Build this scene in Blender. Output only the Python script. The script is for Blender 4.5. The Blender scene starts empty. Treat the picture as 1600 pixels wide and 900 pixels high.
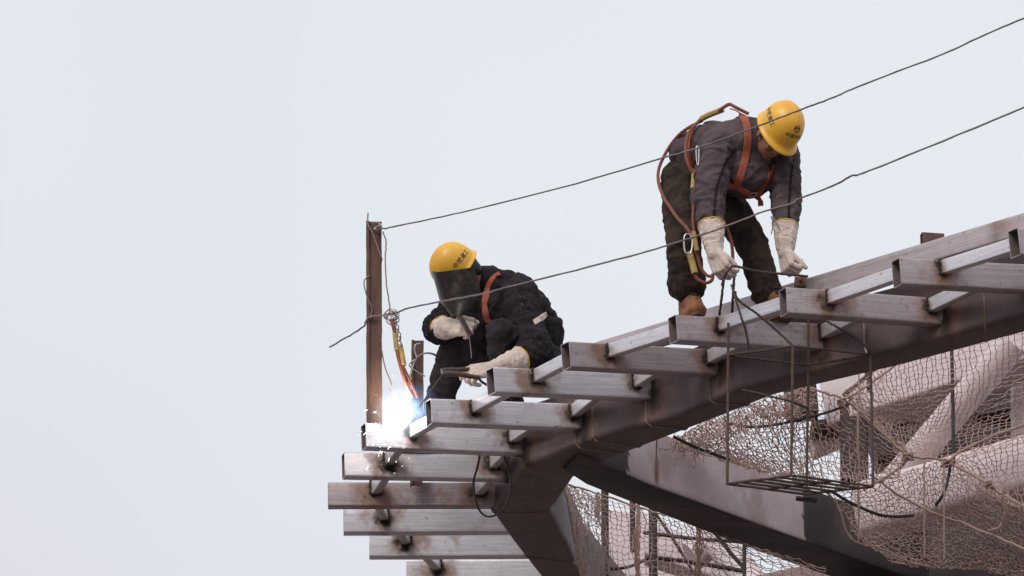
import bpy, bmesh, math, random
import numpy as np
from mathutils import Vector, Matrix, noise
from mathutils.bvhtree import BVHTree
random.seed(7); rng = np.random.default_rng(7)
SC = bpy.context.scene; COL = SC.collection
# ------------------------------------------------------------------ camera, sky, sun, exposure
ELEV = math.radians(22.0); FPX = 7700.0
CAM = np.array([0., 0., 1.6])
cR = np.array([1., 0, 0]); cF = np.array([0, math.cos(ELEV), math.sin(ELEV)]); cU = np.array([0, -math.sin(ELEV), math.cos(ELEV)])
cT = -cF
cam = bpy.data.objects.new('camera', bpy.data.cameras.new('camera')); COL.objects.link(cam)
cam.location = CAM; cam.rotation_euler = (math.pi/2 + ELEV, 0, 0)
cam.data.sensor_width = 36; cam.data.lens = 36*FPX/1600; cam.data.clip_start = .5; cam.data.clip_end = 5000
SC.camera = cam
SUN_EL, SUN_AZ = math.radians(40), math.radians(208)     # azimuth from north (+Y) clockwise: behind the camera, to its left
w = bpy.data.worlds.new('World'); SC.world = w; w.use_nodes = True
nt = w.node_tree; nt.nodes.clear()
def wn(t, **k):
    n = nt.nodes.new(t)
    for a, b in k.items(): setattr(n, a, b)
    return n
wo = wn('ShaderNodeOutputWorld'); bg = wn('ShaderNodeBackground'); bg.inputs['Strength'].default_value = .1
sk = wn('ShaderNodeTexSky', sky_type='NISHITA', sun_disc=False); sk.sun_elevation = SUN_EL; sk.sun_rotation = SUN_AZ
sk.air_density = 1.4; sk.dust_density = 4.0
mx = wn('ShaderNodeMixRGB'); mx.inputs[0].default_value = .93
tc = wn('ShaderNodeTexCoord'); nz = wn('ShaderNodeTexNoise'); nz.inputs['Scale'].default_value = 3.2; nz.inputs['Detail'].default_value = 2.5
cr = wn('ShaderNodeValToRGB')
cr.color_ramp.elements[0].position = .34; cr.color_ramp.elements[0].color = (.725, .71, .785, 1)
cr.color_ramp.elements[1].position = .62; cr.color_ramp.elements[1].color = (.805, .84, .89, 1)
sc_ = wn('ShaderNodeVectorMath', operation='SCALE'); sc_.inputs['Scale'].default_value = 10.35
nt.links.new(tc.outputs['Generated'], nz.inputs['Vector']); nt.links.new(nz.outputs['Fac'], cr.inputs['Fac'])
nt.links.new(cr.outputs['Color'], sc_.inputs[0]); nt.links.new(sk.outputs[0], mx.inputs[1]); nt.links.new(sc_.outputs[0], mx.inputs[2])
nt.links.new(mx.outputs[0], bg.inputs['Color']); nt.links.new(bg.outputs[0], wo.inputs['Surface'])
sun = bpy.data.objects.new('sun', bpy.data.lights.new('sun', 'SUN')); COL.objects.link(sun)
sun.data.energy = 1.5; sun.data.angle = math.radians(25); sun.data.color = (1, .95, .9)
sd = Vector((math.sin(SUN_AZ)*math.cos(SUN_EL), math.cos(SUN_AZ)*math.cos(SUN_EL), math.sin(SUN_EL)))
sun.rotation_euler = sd.to_track_quat('Z', 'Y').to_euler(); sun.location = (-20, -20, 40)
SC.view_settings.view_transform = 'Standard'; SC.view_settings.look = 'None'; SC.view_settings.exposure = 0.0; SC.view_settings.gamma = 1
SC.cycles.max_bounces = 6; SC.cycles.volume_step_rate = 1.0

# ------------------------------------------------------------------ helpers
def ray(px, py): return cR*(px-800) + cU*(450-py) + cF*FPX
def at(px, py, Y):
    d = ray(px, py); return CAM + d*(Y/d[1])
def onz(px, py, z):
    d = ray(px, py); return CAM + d*((z-CAM[2])/d[2])
def proj(p):
    q = np.asarray(p)-CAM; f = q@cF; return 800+FPX*(q@cR)/f, 450-FPX*(q@cU)/f
def nrm(v): v = np.asarray(v, float); return v/np.linalg.norm(v)
def V3(*a): return np.array(a, float)
def lerp(a, b, t): return a*(1-t)+b*t
def sstep(x): x = np.clip(x, 0, 1); return x*x*(3-2*x)
def tag(o, label=None, cat=None, group=None, kind=None):
    if label: o['label'] = label
    if cat: o['category'] = cat
    if group: o['group'] = group
    if kind: o['kind'] = kind
    return o
def worldloc(o):
    p = np.zeros(3)
    while o is not None: p = p + np.array(o.location); o = o.parent
    return p
def empty(name, loc, label, cat, group=None):
    o = bpy.data.objects.new(name, None); COL.objects.link(o); o.location = loc; o.empty_display_size = .1
    return tag(o, label, cat, group)
ROLL = 0.
def nz3(p, s=1.): return noise.noise(Vector((p[0]*s, p[1]*s, p[2]*s)))
class MB:
    """collects shapes (world coordinates) into one mesh"""
    def __init__(s): s.v = []; s.f = []; s.m = []; s.at = {}
    def add(s, v, f, m=0, **at):
        b = len(s.v); s.v += [tuple(map(float, q)) for q in v]; s.f += [tuple(i+b for i in q) for q in f]; s.m += [m]*len(f)
        for k in at:
            s.at.setdefault(k, {}).update({b+i: x for i, x in enumerate(at[k])})
        return b
    def build(s, name, mats, parent=None, origin=None, sharp=35):
        mats = mats if isinstance(mats, (list, tuple)) else [mats]
        v = np.array(s.v)
        if parent is not None: o0 = worldloc(parent)
        elif origin is not None: o0 = np.array(origin, float)
        else: o0 = np.array([v[:, 0].mean(), v[:, 1].mean(), v[:, 2].min()])
        me = bpy.data.meshes.new(name); me.from_pydata((v-o0).tolist(), [], s.f)
        for m in mats: me.materials.append(m)
        me.polygons.foreach_set('material_index', s.m); me.polygons.foreach_set('use_smooth', [True]*len(s.f))
        for k, d in s.at.items():
            vec = hasattr(next(iter(d.values())), '__len__')
            a = me.attributes.new(k, 'FLOAT_VECTOR' if vec else 'FLOAT', 'POINT')
            if vec:
                arr = np.zeros((len(v), 3))
                for i, x in d.items(): arr[i] = x
                a.data.foreach_set('vector', arr.ravel())
            else:
                arr = np.zeros(len(v))
                for i, x in d.items(): arr[i] = x
                a.data.foreach_set('value', arr)
        me.validate(); me.set_sharp_from_angle(angle=math.radians(sharp))
        o = bpy.data.objects.new(name, me); COL.objects.link(o)
        if parent is not None: o.parent = parent
        else: o.location = o0
        return o
def rrect(w, h, r, nw=1, nh=1, k=3):
    """rounded rectangle loop; x in 0..w (away from viewer), y in -h..0 (down from the top edge)"""
    pts = []
    def arc(cx, cy, a0):
        for i in range(k+1):
            a = a0+math.pi/2*i/k; pts.append((cx+r*math.cos(a), cy+r*math.sin(a)))
    def line(a, b, n):
        for i in range(1, n): pts.append((a[0]+(b[0]-a[0])*i/n, a[1]+(b[1]-a[1])*i/n))
    arc(r, -r, math.pi/2); line((0, -r), (0, -h+r), nh)
    arc(r, -h+r, math.pi); line((r, -h), (w-r, -h), nw)
    arc(w-r, -h+r, 1.5*math.pi); line((w, -h+r), (w, -r), nh)
    arc(w-r, -r, 0); line((w-r, 0), (r, 0), nw)
    return np.array(pts)
def sweep(mb, rings, m=0, cap0=True, cap1=True, **at):
    n = len(rings[0]); v = np.concatenate(rings); f = []
    for i in range(len(rings)-1):
        for j in range(n):
            a = i*n+j; b = i*n+(j+1) % n; f.append((a, b, b+n, a+n))
    if cap0: f.append(tuple(range(n-1, -1, -1)))
    if cap1: f.append(tuple(range((len(rings)-1)*n, len(rings)*n)))
    return mb.add(v, f, m, **at)
def frame_for(A, B, up=(0, 0, 1)):
    t = nrm(B-A); d = nrm(np.cross(up, t)); u = np.cross(t, d)
    if ROLL: c, q = math.cos(ROLL), math.sin(ROLL); d, u = d*c+u*q, u*c-d*q
    return t, d, u      # d: away side, u: up
def boxtube(mb, A, B, w, h, r=.006, wall=.004, nst=2, nh=1, hollow=True, m=0, mi=0, up=(0, 0, 1), seed=0, away=1):
    """hollow rolled tube; A,B = ends of the front top edge"""
    t, d, u = frame_for(A, B, up); d = d*away
    sec = rrect(w, h, r, 2, nh); L = np.linalg.norm(B-A)
    rings = []; tcs = []
    per = np.concatenate([[0], np.cumsum(np.linalg.norm(np.diff(sec, axis=0), axis=1))])
    for i in range(nst+1):
        c = A+t*(L*i/nst)
        rings.append(np.array([c+d*x+u*y for x, y in sec]))
        tcs += [(L*i/nst+seed*3.1, per[j], seed*1.7) for j in range(len(sec))]
    if not hollow: sweep(mb, rings, m, tc=tcs); return
    sweep(mb, rings, m, False, False, tc=tcs)
    si = rrect(w-2*wall, h-2*wall, max(r-wall, .001), 2, nh); si = si + np.array([wall, -wall])
    ri = [np.array([c+d*x+u*y for x, y in si]) for c in (A, lerp(A, B, .5), B)]
    n = len(sec); v = np.concatenate(ri); f = []
    for i in range(2):
        for j in range(n):
            a = i*n+j; b = i*n+(j+1) % n; f.append((a, a+n, b+n, b))
    mb.add(v, f, mi)
    for c, ra, rb, fl in ((A, rings[0], ri[0], 0), (B, rings[-1], ri[-1], 1)):
        v = np.concatenate([ra, rb]); f = []
        for j in range(n):
            q = (j, (j+1) % n, n+(j+1) % n, n+j); f.append(q if fl else q[::-1])
        mb.add(v, f, m)
def tube(mb, pts, r, n=8, m=0, caps=True, jit=0.0):
    """round bar along a polyline"""
    P = [np.asarray(p, float) for p in pts]; T = []
    for i in range(len(P)):
        T.append(nrm(P[min(i+1, len(P)-1)]-P[max(i-1, 0)]))
    a = np.array([0, 0, 1.]) if abs(T[0][2]) < .9 else np.array([1., 0, 0])
    x = nrm(np.cross(a, T[0])); rings = []
    for i, p in enumerate(P):
        x = nrm(x - T[i]*(x@T[i])); y = np.cross(T[i], x)
        rr = r[i] if hasattr(r, '__len__') else r
        if jit: rr = rr*(1+jit*random.uniform(-1, 1))
        rings.append(np.array([p + rr*(x*math.cos(2*math.pi*k/n)+y*math.sin(2*math.pi*k/n)) for k in range(n)]))
    sweep(mb, rings, m, caps, caps)
def crom(P, n):
    """Catmull-Rom through the points"""
    P = np.array([np.asarray(p, float) for p in P]); Q = np.vstack([2*P[0]-P[1], P, 2*P[-1]-P[-2]]); o = []
    for i in range(1, len(Q)-2):
        for k in range(n):
            t = k/n; o.append(.5*((2*Q[i])+(-Q[i-1]+Q[i+1])*t+(2*Q[i-1]-5*Q[i]+4*Q[i+1]-Q[i+2])*t*t+(-Q[i-1]+3*Q[i]-3*Q[i+1]+Q[i+2])*t**3))
    o.append(P[-1]); return np.array(o)
def ball(mb, c, r, m=0, n=8, jit=0):
    v = [c+V3(0, 0, r)]; f = []
    for i in range(1, n//2+1):
        a = math.pi*i/(n//2+1)
        for j in range(n):
            b = 2*math.pi*j/n; rr = r*(1+jit*random.uniform(-1, 1)); v.append(c+rr*V3(math.sin(a)*math.cos(b), math.sin(a)*math.sin(b), math.cos(a)))
    v.append(c-V3(0, 0, r)); R = n//2
    for j in range(n): f.append((0, 1+j, 1+(j+1) % n)); f.append((len(v)-1, 1+(R-1)*n+(j+1) % n, 1+(R-1)*n+j))
    for i in range(R-1):
        for j in range(n): a = 1+i*n+j; b = 1+i*n+(j+1) % n; f.append((a, a+n, b+n, b))
    mb.add(v, f, m)
def boxbeam(mb, A, B, w, h, m=0, r=.02, up=(0, 0, 1), nst=10, away=1):
    boxtube(mb, A, B, w, h, r=r, nst=nst, nh=2, hollow=False, m=m, up=up, away=away)

# ------------------------------------------------------------------ materials
def mat(name, base, rough=.6, metal=0., c2=None, nscale=6., stretch=(1, 1, 1), coord='Object', bump=.0, bscale=60., spots=None, scorch=False, spec=.5, contrast=(.35, .65), detail=6.):
    m = bpy.data.materials.new(name); m.use_nodes = True; t = m.node_tree; N = t.nodes; L = t.links
    b = N['Principled BSDF']; b.inputs['Roughness'].default_value = rough; b.inputs['Metallic'].default_value = metal
    b.inputs['Specular IOR Level'].default_value = spec
    if coord == 'tc':
        co = N.new('ShaderNodeAttribute'); co.attribute_name = 'tc'; cs = co.outputs['Vector']
    else:
        co = N.new('ShaderNodeTexCoord'); cs = co.outputs['Object']
    mp = N.new('ShaderNodeMapping'); mp.inputs['Scale'].default_value = stretch; L.new(cs, mp.inputs['Vector'])
    n1 = N.new('ShaderNodeTexNoise'); n1.inputs['Scale'].default_value = nscale; n1.inputs['Detail'].default_value = detail; n1.inputs['Roughness'].default_value = .62
    L.new(mp.outputs[0], n1.inputs['Vector'])
    rp = N.new('ShaderNodeValToRGB'); e = rp.color_ramp.elements
    e[0].position, e[1].position = contrast
    e[0].color = (*base, 1); e[1].color = (*(c2 or base), 1)
    L.new(n1.outputs['Fac'], rp.inputs['Fac']); col = rp.outputs['Color']
    def mixc(fac, c1, c):
        x = N.new('ShaderNodeMixRGB'); L.new(fac, x.inputs[0]); L.new(c1, x.inputs[1])
        if isinstance(c, tuple): x.inputs[2].default_value = (*c, 1)
        else: L.new(c, x.inputs[2])
        return x.outputs[0]
    def thr(sock, a, bb):
        r = N.new('ShaderNodeMapRange'); r.inputs['From Min'].default_value = a; r.inputs['From Max'].default_value = bb; L.new(sock, r.inputs['Value']); return r.outputs[0]
    if spots:
        for (sc, a, bb, cc) in spots:
            n2 = N.new('ShaderNodeTexNoise'); n2.inputs['Scale'].default_value = sc; n2.inputs['Detail'].default_value = 7; n2.inputs['Roughness'].default_value = .7
            L.new(cs, n2.inputs['Vector']); col = mixc(thr(n2.outputs['Fac'], a, bb), col, cc)
    rs = None
    if scorch:
        a1 = N.new('ShaderNodeAttribute'); a1.attribute_name = 'rust'; a2 = N.new('ShaderNodeAttribute'); a2.attribute_name = 'scorch'
        col = mixc(a1.outputs['Fac'], col, (.25, .135, .075)); col = mixc(a2.outputs['Fac'], col, (.022, .017, .016))
        mr = N.new('ShaderNodeMapRange'); L.new(a2.outputs['Fac'], mr.inputs['Value']); mr.inputs['To Min'].default_value = rough; mr.inputs['To Max'].default_value = .95; rs = mr.outputs[0]
        mm = N.new('ShaderNodeMath'); mm.operation = 'SUBTRACT'; mm.use_clamp = True; mm.inputs[0].default_value = metal; L.new(a1.outputs['Fac'], mm.inputs[1])
        m2 = N.new('ShaderNodeMath'); m2.operation = 'SUBTRACT'; m2.use_clamp = True; L.new(mm.outputs[0], m2.inputs[0]); L.new(a2.outputs['Fac'], m2.inputs[1]); L.new(m2.outputs[0], b.inputs['Metallic'])
        L.new(rs, b.inputs['Roughness'])
    L.new(col, b.inputs['Base Color'])
    if bump:
        n3 = N.new('ShaderNodeTexNoise'); n3.inputs['Scale'].default_value = bscale; n3.inputs['Detail'].default_value = 5; L.new(mp.outputs[0], n3.inputs['Vector'])
        bp = N.new('ShaderNodeBump'); bp.inputs['Strength'].default_value = bump; bp.inputs['Distance'].default_value = .01; L.new(n3.outputs['Fac'], bp.inputs['Height']); L.new(bp.outputs[0], b.inputs['Normal'])
    return m
M = {}
M['tube'] = mat('bare_tube_steel', (.57, .54, .575), .34, .42, (.86, .835, .88), 5, (.7, 22, 1), 'tc', .12, 30, spots=[(7, .55, .8, (.42, .36, .36)), (38, .62, .70, (.16, .115, .105)), (120, .66, .72, (.85, .8, .8))], scorch=True, contrast=(.3, .7))
M['tube_brown'] = mat('mill_scaled_tube_steel', (.36, .30, .31), .40, .4, (.58, .50, .515), 5, (.7, 22, 1), 'tc', .14, 30, spots=[(6, .54, .78, (.30, .235, .235)), (34, .60, .70, (.15, .105, .095)), (120, .66, .72, (.62, .56, .56))], scorch=True, contrast=(.3, .7))
M['tube_in'] = mat('tube_inside', (.26, .20, .20), .8, 0, (.15, .11, .11), 20)
M['girder'] = mat('primed_girder_steel', (.105, .074, .074), .46, .2, (.165, .12, .12), 5, (1, 1, .14), 'Object', .12, 40, spots=[(2.5, .5, .75, (.16, .105, .10)), (9, .58, .75, (.08, .058, .06)), (55, .66, .73, (.22, .155, .13))], scorch=True)
M['seam'] = mat('weld_seam_rust', (.34, .25, .20), .7, 0, (.22, .155, .13), 60)
M['pale'] = mat('pale_grey_painted_steel', (.47, .39, .405), .5, .1, (.58, .49, .505), 4, (1, 1, 1), 'Object', .05, 60, spots=[(2.2, .54, .74, (.38, .295, .305)), (26, .66, .78, (.36, .27, .25)), (6, .6, .72, (.42, .33, .33))])
M['pale_bg'] = mat('pale_white_steel', (.62, .525, .53), .55, 0, (.70, .61, .61), 3, spots=[(3, .58, .75, (.46, .37, .37)), (20, .62, .75, (.5, .4, .38))])
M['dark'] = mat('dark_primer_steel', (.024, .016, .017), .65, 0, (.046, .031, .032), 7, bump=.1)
M['soot'] = mat('burnt_weld', (.018, .014, .014), .85, 0, (.06, .045, .04), 70, bump=.6, bscale=120)
M['rust'] = mat('rusty_angle_steel', (.085, .045, .036), .8, .1, (.155, .08, .055), 9, (1, 1, .4), 'Object', .3, 80, spots=[(14, .5, .68, (.07, .045, .04)), (50, .6, .7, (.22, .12, .07))])
M['rebar'] = mat('rusty_rebar', (.065, .042, .036), .8, .2, (.12, .08, .066), 40, bump=.4, bscale=150)
M['wire'] = mat('wire_rope', (.17, .135, .13), .55, .4, (.26, .21, .2), 90)
M['wire_gal'] = mat('galvanised_wire', (.45, .40, .40), .4, .7, (.30, .26, .26), 50)
M['net'] = mat('net_twine', (.42, .285, .24), .9, 0, (.57, .41, .355), 6, spots=[(3, .55, .7, (.30, .20, .16))])
M['rope'] = mat('tan_rope', (.33, .22, .175), .9, 0, (.45, .325, .27), 40, bump=.5, bscale=200)
M['orange'] = mat('orange_webbing', (.40, .095, .045), .75, 0, (.30, .07, .04), 25, bump=.2, bscale=300)
M['lany'] = mat('brown_orange_rope', (.27, .085, .05), .75, 0, (.19, .065, .045), 40, bump=.4, bscale=260)
M['yellow'] = mat('yellow_sleeve', (.50, .36, .10), .7, 0, (.36, .25, .09), 30)
M['helmet'] = mat('yellow_helmet_shell', (.80, .41, .035), .36, 0, (.86, .48, .055), 7, spots=[(30, .62, .72, (.60, .30, .06)), (9, .58, .8, (.62, .31, .05)), (80, .68, .72, (.35, .2, .06))], bump=.03, bscale=40)
M['ink'] = mat('black_print', (.02, .018, .017), .6, 0, (.035, .03, .03), 200)
M['cloth1'] = mat('grey_work_jacket', (.080, .058, .064), .9, 0, (.112, .084, .09), 9, bump=.35, bscale=60, spots=[(16, .62, .8, (.12, .098, .10))], spec=.2)
M['piping'] = mat('black_piping', (.016, .013, .016), .9, 0, (.022, .018, .02), 30, spec=.2)
M['trous1'] = mat('olive_brown_trousers', (.028, .020, .017), .95, 0, (.062, .043, .032), 9, bump=.4, bscale=50, spots=[(14, .58, .66, (.020, .016, .015)), (22, .62, .74, (.125, .09, .07))], spec=.2, contrast=(.42, .6))
M['cloth2'] = mat('black_quilted_jacket', (.013, .0095, .012), .9, 0, (.023, .0175, .021), 12, bump=.3, bscale=40, spots=[(62, .65, .67, (.40, .37, .37))], spec=.25)
M['trous2'] = mat('black_work_trousers', (.021, .017, .022), .9, 0, (.034, .028, .033), 10, bump=.35, bscale=50, spots=[(90, .745, .77, (.2, .18, .18))], spec=.25)
M['glove'] = mat('canvas_glove', (.56, .46, .40), .9, 0, (.67, .56, .49), 14, bump=.4, bscale=90, spots=[(9, .54, .72, (.44, .335, .285)), (26, .6, .74, (.34, .25, .21))], spec=.2)
M['cuff'] = mat('yellow_cuff_binding', (.60, .40, .06), .8)
M['boot'] = mat('tan_leather_boot', (.30, .115, .045), .7, 0, (.21, .08, .038), 18, bump=.4, bscale=60, spots=[(30, .6, .75, (.12, .06, .04))])
M['sole'] = mat('boot_sole', (.15, .085, .05), .9, 0, (.10, .06, .04), 40)
M['blackboot'] = mat('black_boot', (.03, .025, .025), .7, 0, (.05, .04, .04), 30)
M['skin'] = mat('tanned_skin', (.33, .155, .10), .55, 0, (.27, .12, .08), 20, bump=.1, bscale=120)
M['hair'] = mat('black_hair', (.012, .01, .01), .6)
M['mask'] = mat('worn_black_face_shield', (.022, .016, .017), .38, 0, (.04, .03, .03), 10, spots=[(4.5, .56, .68, (.11, .08, .072)), (14, .54, .64, (.03, .022, .022)), (45, .63, .69, (.38, .30, .27))], bump=.15, bscale=50, coord='Object')
M['holder'] = mat('brown_electrode_holder', (.05, .03, .026), .6, .1, (.085, .055, .045), 30, bump=.2)
M['cable'] = mat('black_cable', (.03, .025, .026), .6)
M['clip'] = mat('steel_clip', (.5, .46, .45), .35, .8, (.4, .36, .36), 30)
M['ground'] = mat('bare_site_ground', (.085, .060, .054), .95, 0, (.115, .085, .078), .05, bump=.3, bscale=2, spots=[(.4, .5, .7, (.08, .07, .06))])
def emis(name, col, s):
    m = bpy.data.materials.new(name); m.use_nodes = True; N = m.node_tree.nodes; b = N['Principled BSDF']
    b.inputs['Base Color'].default_value = (*col, 1); b.inputs['Emission Color'].default_value = (*col, 1); b.inputs['Emission Strength'].default_value = s; return m
M['spark'] = emis('glowing_spark', (1, .72, .35), 6.); M['sparkw'] = emis('white_spark', (1, .93, .85), 5.); M['arc'] = emis('arc_core', (.85, .93, 1), 60.)
M['lens'] = None

# ------------------------------------------------------------------ setting: ground
g = MB(); S = 1500
g.add([(-S, -S, 0), (S, -S, 0), (S, S, 0), (-S, S, 0)], [(0, 1, 2, 3)])
tag(g.build('ground', M['ground'], origin=(0, 0, 0)), 'bare earth of the building site far below the steel', 'ground', kind='structure')

# ------------------------------------------------------------------ girder (curved edge box beam)
Z0 = 11.3; ZB = Z0-.15; GH = .36
OUT = [(2080, 395), (1800, 440), (1600, 493), (1400, 547), (1150, 612), (1060, 650), (925, 688), (856, 717), (820, 728), (790, 770), (769, 803), (800, 846), (842, 900), (930, 1010), (1030, 1150)]
INN = [(2100, 410), (1850, 455), (1600, 521), (1405, 573), (1215, 617), (1120, 655), (1003, 700), (935, 726), (897, 748), (877, 778), (860, 801), (893, 860), (912, 905), (1000, 1010), (1100, 1150)]
def girder_rings():
    rings = []; r = .035; k = 5
    for o, i in zip(OUT, INN):
        A = onz(*o, ZB); B = onz(*i, ZB); d = B-A; Wd = np.linalg.norm(d); d = d/Wd; u = V3(0, 0, 1); s = []
        s.append(A+u*GH)
        for q in range(k+1):
            a = math.pi+math.pi/2*q/k; s.append(A+d*(r+r*math.cos(a))+u*(r+r*math.sin(a)))
        for q in range(k+1):
            a = 1.5*math.pi+math.pi/2*q/k; s.append(A+d*(Wd-r+r*math.cos(a))+u*(r+r*math.sin(a)))
        s.append(B+u*GH); rings.append(np.array(s))
    return rings
RG = girder_rings()
def ring_at(s):
    i = min(int(s), len(RG)-2); return lerp(RG[i], RG[i+1], s-i)
gd = MB(); G2 = []
for a, b in zip(RG[:-1], RG[1:]):
    n_ = max(1, int(np.linalg.norm(b[0]-a[0])/.022))
    for k in range(n_):
        c = lerp(a, b, k/n_); G2.append(np.vstack([[lerp(c[0], c[1], q/16) for q in range(16)], c[1:]]))
sweep(gd, G2)
gv = np.array(gd.v); gsc = {}; grs = {}
ends = [at(x1, (y1+11), ring_at(float(np.interp(x1, [o[0] for o in OUT[:9]][::-1], list(range(8, -1, -1)))))[1][1]) for (x1, y1) in ((1640, 420), (1477, 478), (1290, 518), (1125, 560), (1020, 598), (912, 645), (820, 684), (795, 725))]
for j, p in enumerate(gv):
    r_ = s_ = 0.
    for e_ in ends:
        q = p-e_; h_ = math.hypot(q[0], q[1])
        if h_ > .35: continue
        n_ = nz3(p, 16)*.6+nz3(p, 45)*.4
        s_ = max(s_, sstep(1.25-math.hypot(h_/.055, max(abs(q[2]+.045)-.05, 0)/.055)+n_*.9)); r_ = max(r_, .5*sstep(1.3-math.hypot(h_/.12, (q[2]+.06)/.14)+n_)); r_ = max(r_, .45*sstep(1.1-abs(h_-.03)/.02+n_)*(q[2] < -.08)*sstep(1+(q[2]+.1)/.12))
    gsc[j] = float(s_*.85); grs[j] = float(r_)
gd.at['scorch'] = gsc; gd.at['rust'] = grs
girder = tag(gd.build('curved_girder', M['girder'], sharp=28), 'dark primer-painted steel box girder curving under the row of tubes', 'girder')
def seam(s):
    sm = MB(); c = ring_at(s); cen = c.mean(0)
    pts = [lerp(c[1], c[0], .8)] + [c[j] for j in range(1, len(c)-1)] + [lerp(c[-2], c[-1], .8)]
    off = [p + nrm(p-cen)*.001 for p in pts]
    q = []
    for a, b in zip(off[:-1], off[1:]):
        n = max(1, int(np.linalg.norm(b-a)/.02)); q += [lerp(a, b, i/n) for i in range(n)]
    q.append(off[-1]); tube(sm, q, .0056, 6, jit=.45)
    sm.build('weld_seam', M['seam'], girder)
def s_of_px(x, i0=0):
    for i in range(i0, len(OUT)-1):
        a, b = OUT[i][0], OUT[i+1][0]
        if min(a, b) <= x <= max(a, b): return i+(x-a)/(b-a)
for x in (1540, 1110, 1010, 926, 900): seam(s_of_px(x))
for s in (10.0, 11.45): seam(s)
tag(girder.children[0], None)

# ------------------------------------------------------------------ cantilever tubes
PW, PH = .088, .145
ROLL = math.radians(5)      # the tubes follow the slope of the roof
PUR = [  # left-top px, right px, right-top py, plan angle (deg) or None = ends on the girder side
 (1590, 355, 1790, 366, None, 'stub of steel tube cut off by the right photo edge, highest of the row'),
 (1405, 402, 1640, 414.5, None, 'second highest steel tube, open end showing, running out at the right edge'),
 (1228, 448, 1477, 466, None, 'steel tube with red-brown blotches just below the bending worker\'s left glove'),
 (1056, 491, 1290, 506, None, 'steel tube the bending worker stands on in tan boots'),
 (889, 533, 1125, 546, None, 'steel tube with a small dark hole, midway between the welder and the bending worker'),
 (771, 573, 1020, 584, None, 'steel tube whose open end is right beside the welder\'s hand with the electrode holder'),
 (673, 622, 912, 631, None, 'steel tube with its open end just right of the glowing welding arc'),
 (571, 660, 820, 670.5, None, 'steel tube carrying the rusty post and the welding arc on its left end'),
 (538, 706, 795, 711, None, 'steel tube with blue-tinted left end, directly under the one with the arc'),
 (513, 753, 796, 753, 4, 'steel tube reaching farthest left of the whole row'),
 (537, 795, 832, 794, 3, 'steel tube directly below the one reaching farthest left'),
 (577, 833, 856, 832, 1, 'second lowest steel tube, with a big brown stain in its middle'),
 (635, 874, 890, 873, -2, 'lowest steel tube, cut by the bottom edge of the photo')]
class Tube: pass
tubes = []
for i, (x0, y0, x1, y1, th, lab) in enumerate(PUR):
    A = onz(x0, y0, Z0)
    if th is None:
        c = ring_at(s_of_px(x1)); Y = c[1][1]
    else:
        xx = at(x1, y1, A[1])[0]; Y = A[1]+(xx-A[0])*math.tan(math.radians(th))
    B = at(x1, y1, Y); o = Tube(); o.A, o.B = A, B; o.t, o.d, o.u = frame_for(A, B); o.L = np.linalg.norm(B-A); o.lab = lab; o.weld = []; tubes.append(o)
def edge_at_px(o, px, off=0.):
    """point of the tube's top edge (front, or back at off=PW) that shows at column px"""
    a, b = -.5, 1.5
    for _ in range(40):
        m = (a+b)/2; p = o.A+o.t*o.L*m+o.d*off
        if proj(p)[0] < px: a = m
        else: b = m
    return o.A+o.t*o.L*a+o.d*off
# spacers between neighbours: (lower tube i+1, px on its front, px on the upper tube's back)
OUTER = [(1, 1468, 1600), (2, 1290, 1412), (3, 1120, 1236), (4, 948, 1064), (5, 832, 900), (6, 735, 815), (7, 638, 700), (8, 600, 628), (9, 579, 606), (10, 593, 575), (11, 628, 606), (12, 677, 640)]
INNER = [(2, 1448, 1548), (3, 1280, 1360), (4, 1103, 1180), (5, 988, 1045), (6, 890, 945), (7, 793, 848), (8, 763, 792), (9, 740, 768)]
spac = []
for line, lst in (('outer', OUTER), ('inner', INNER)):
    for (k, pa, pb) in lst:
        lo, up = tubes[k], tubes[k-1]
        A = edge_at_px(lo, pa)+lo.u*(-.004 if line == 'outer' else -.01); B = edge_at_px(up, pb, PW)+up.u*-.004
        if line == 'inner' and k in (8, 9): B = edge_at_px(up, pb, PW)+up.u*-.03
        spac.append((line, k, A, B)); lo.weld.append(((A-lo.A)@lo.t, -.05, 1.0 if line == 'outer' else .9))
        if k-1 >= 7: up.weld.append(((B-up.A)@up.t, -.16, .0))
extra = {7: [(.16, -.02, .0)], 2: [(1.0, -.1, .5)], 11: [(.62, -.07, -1)], 0: []}
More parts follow.
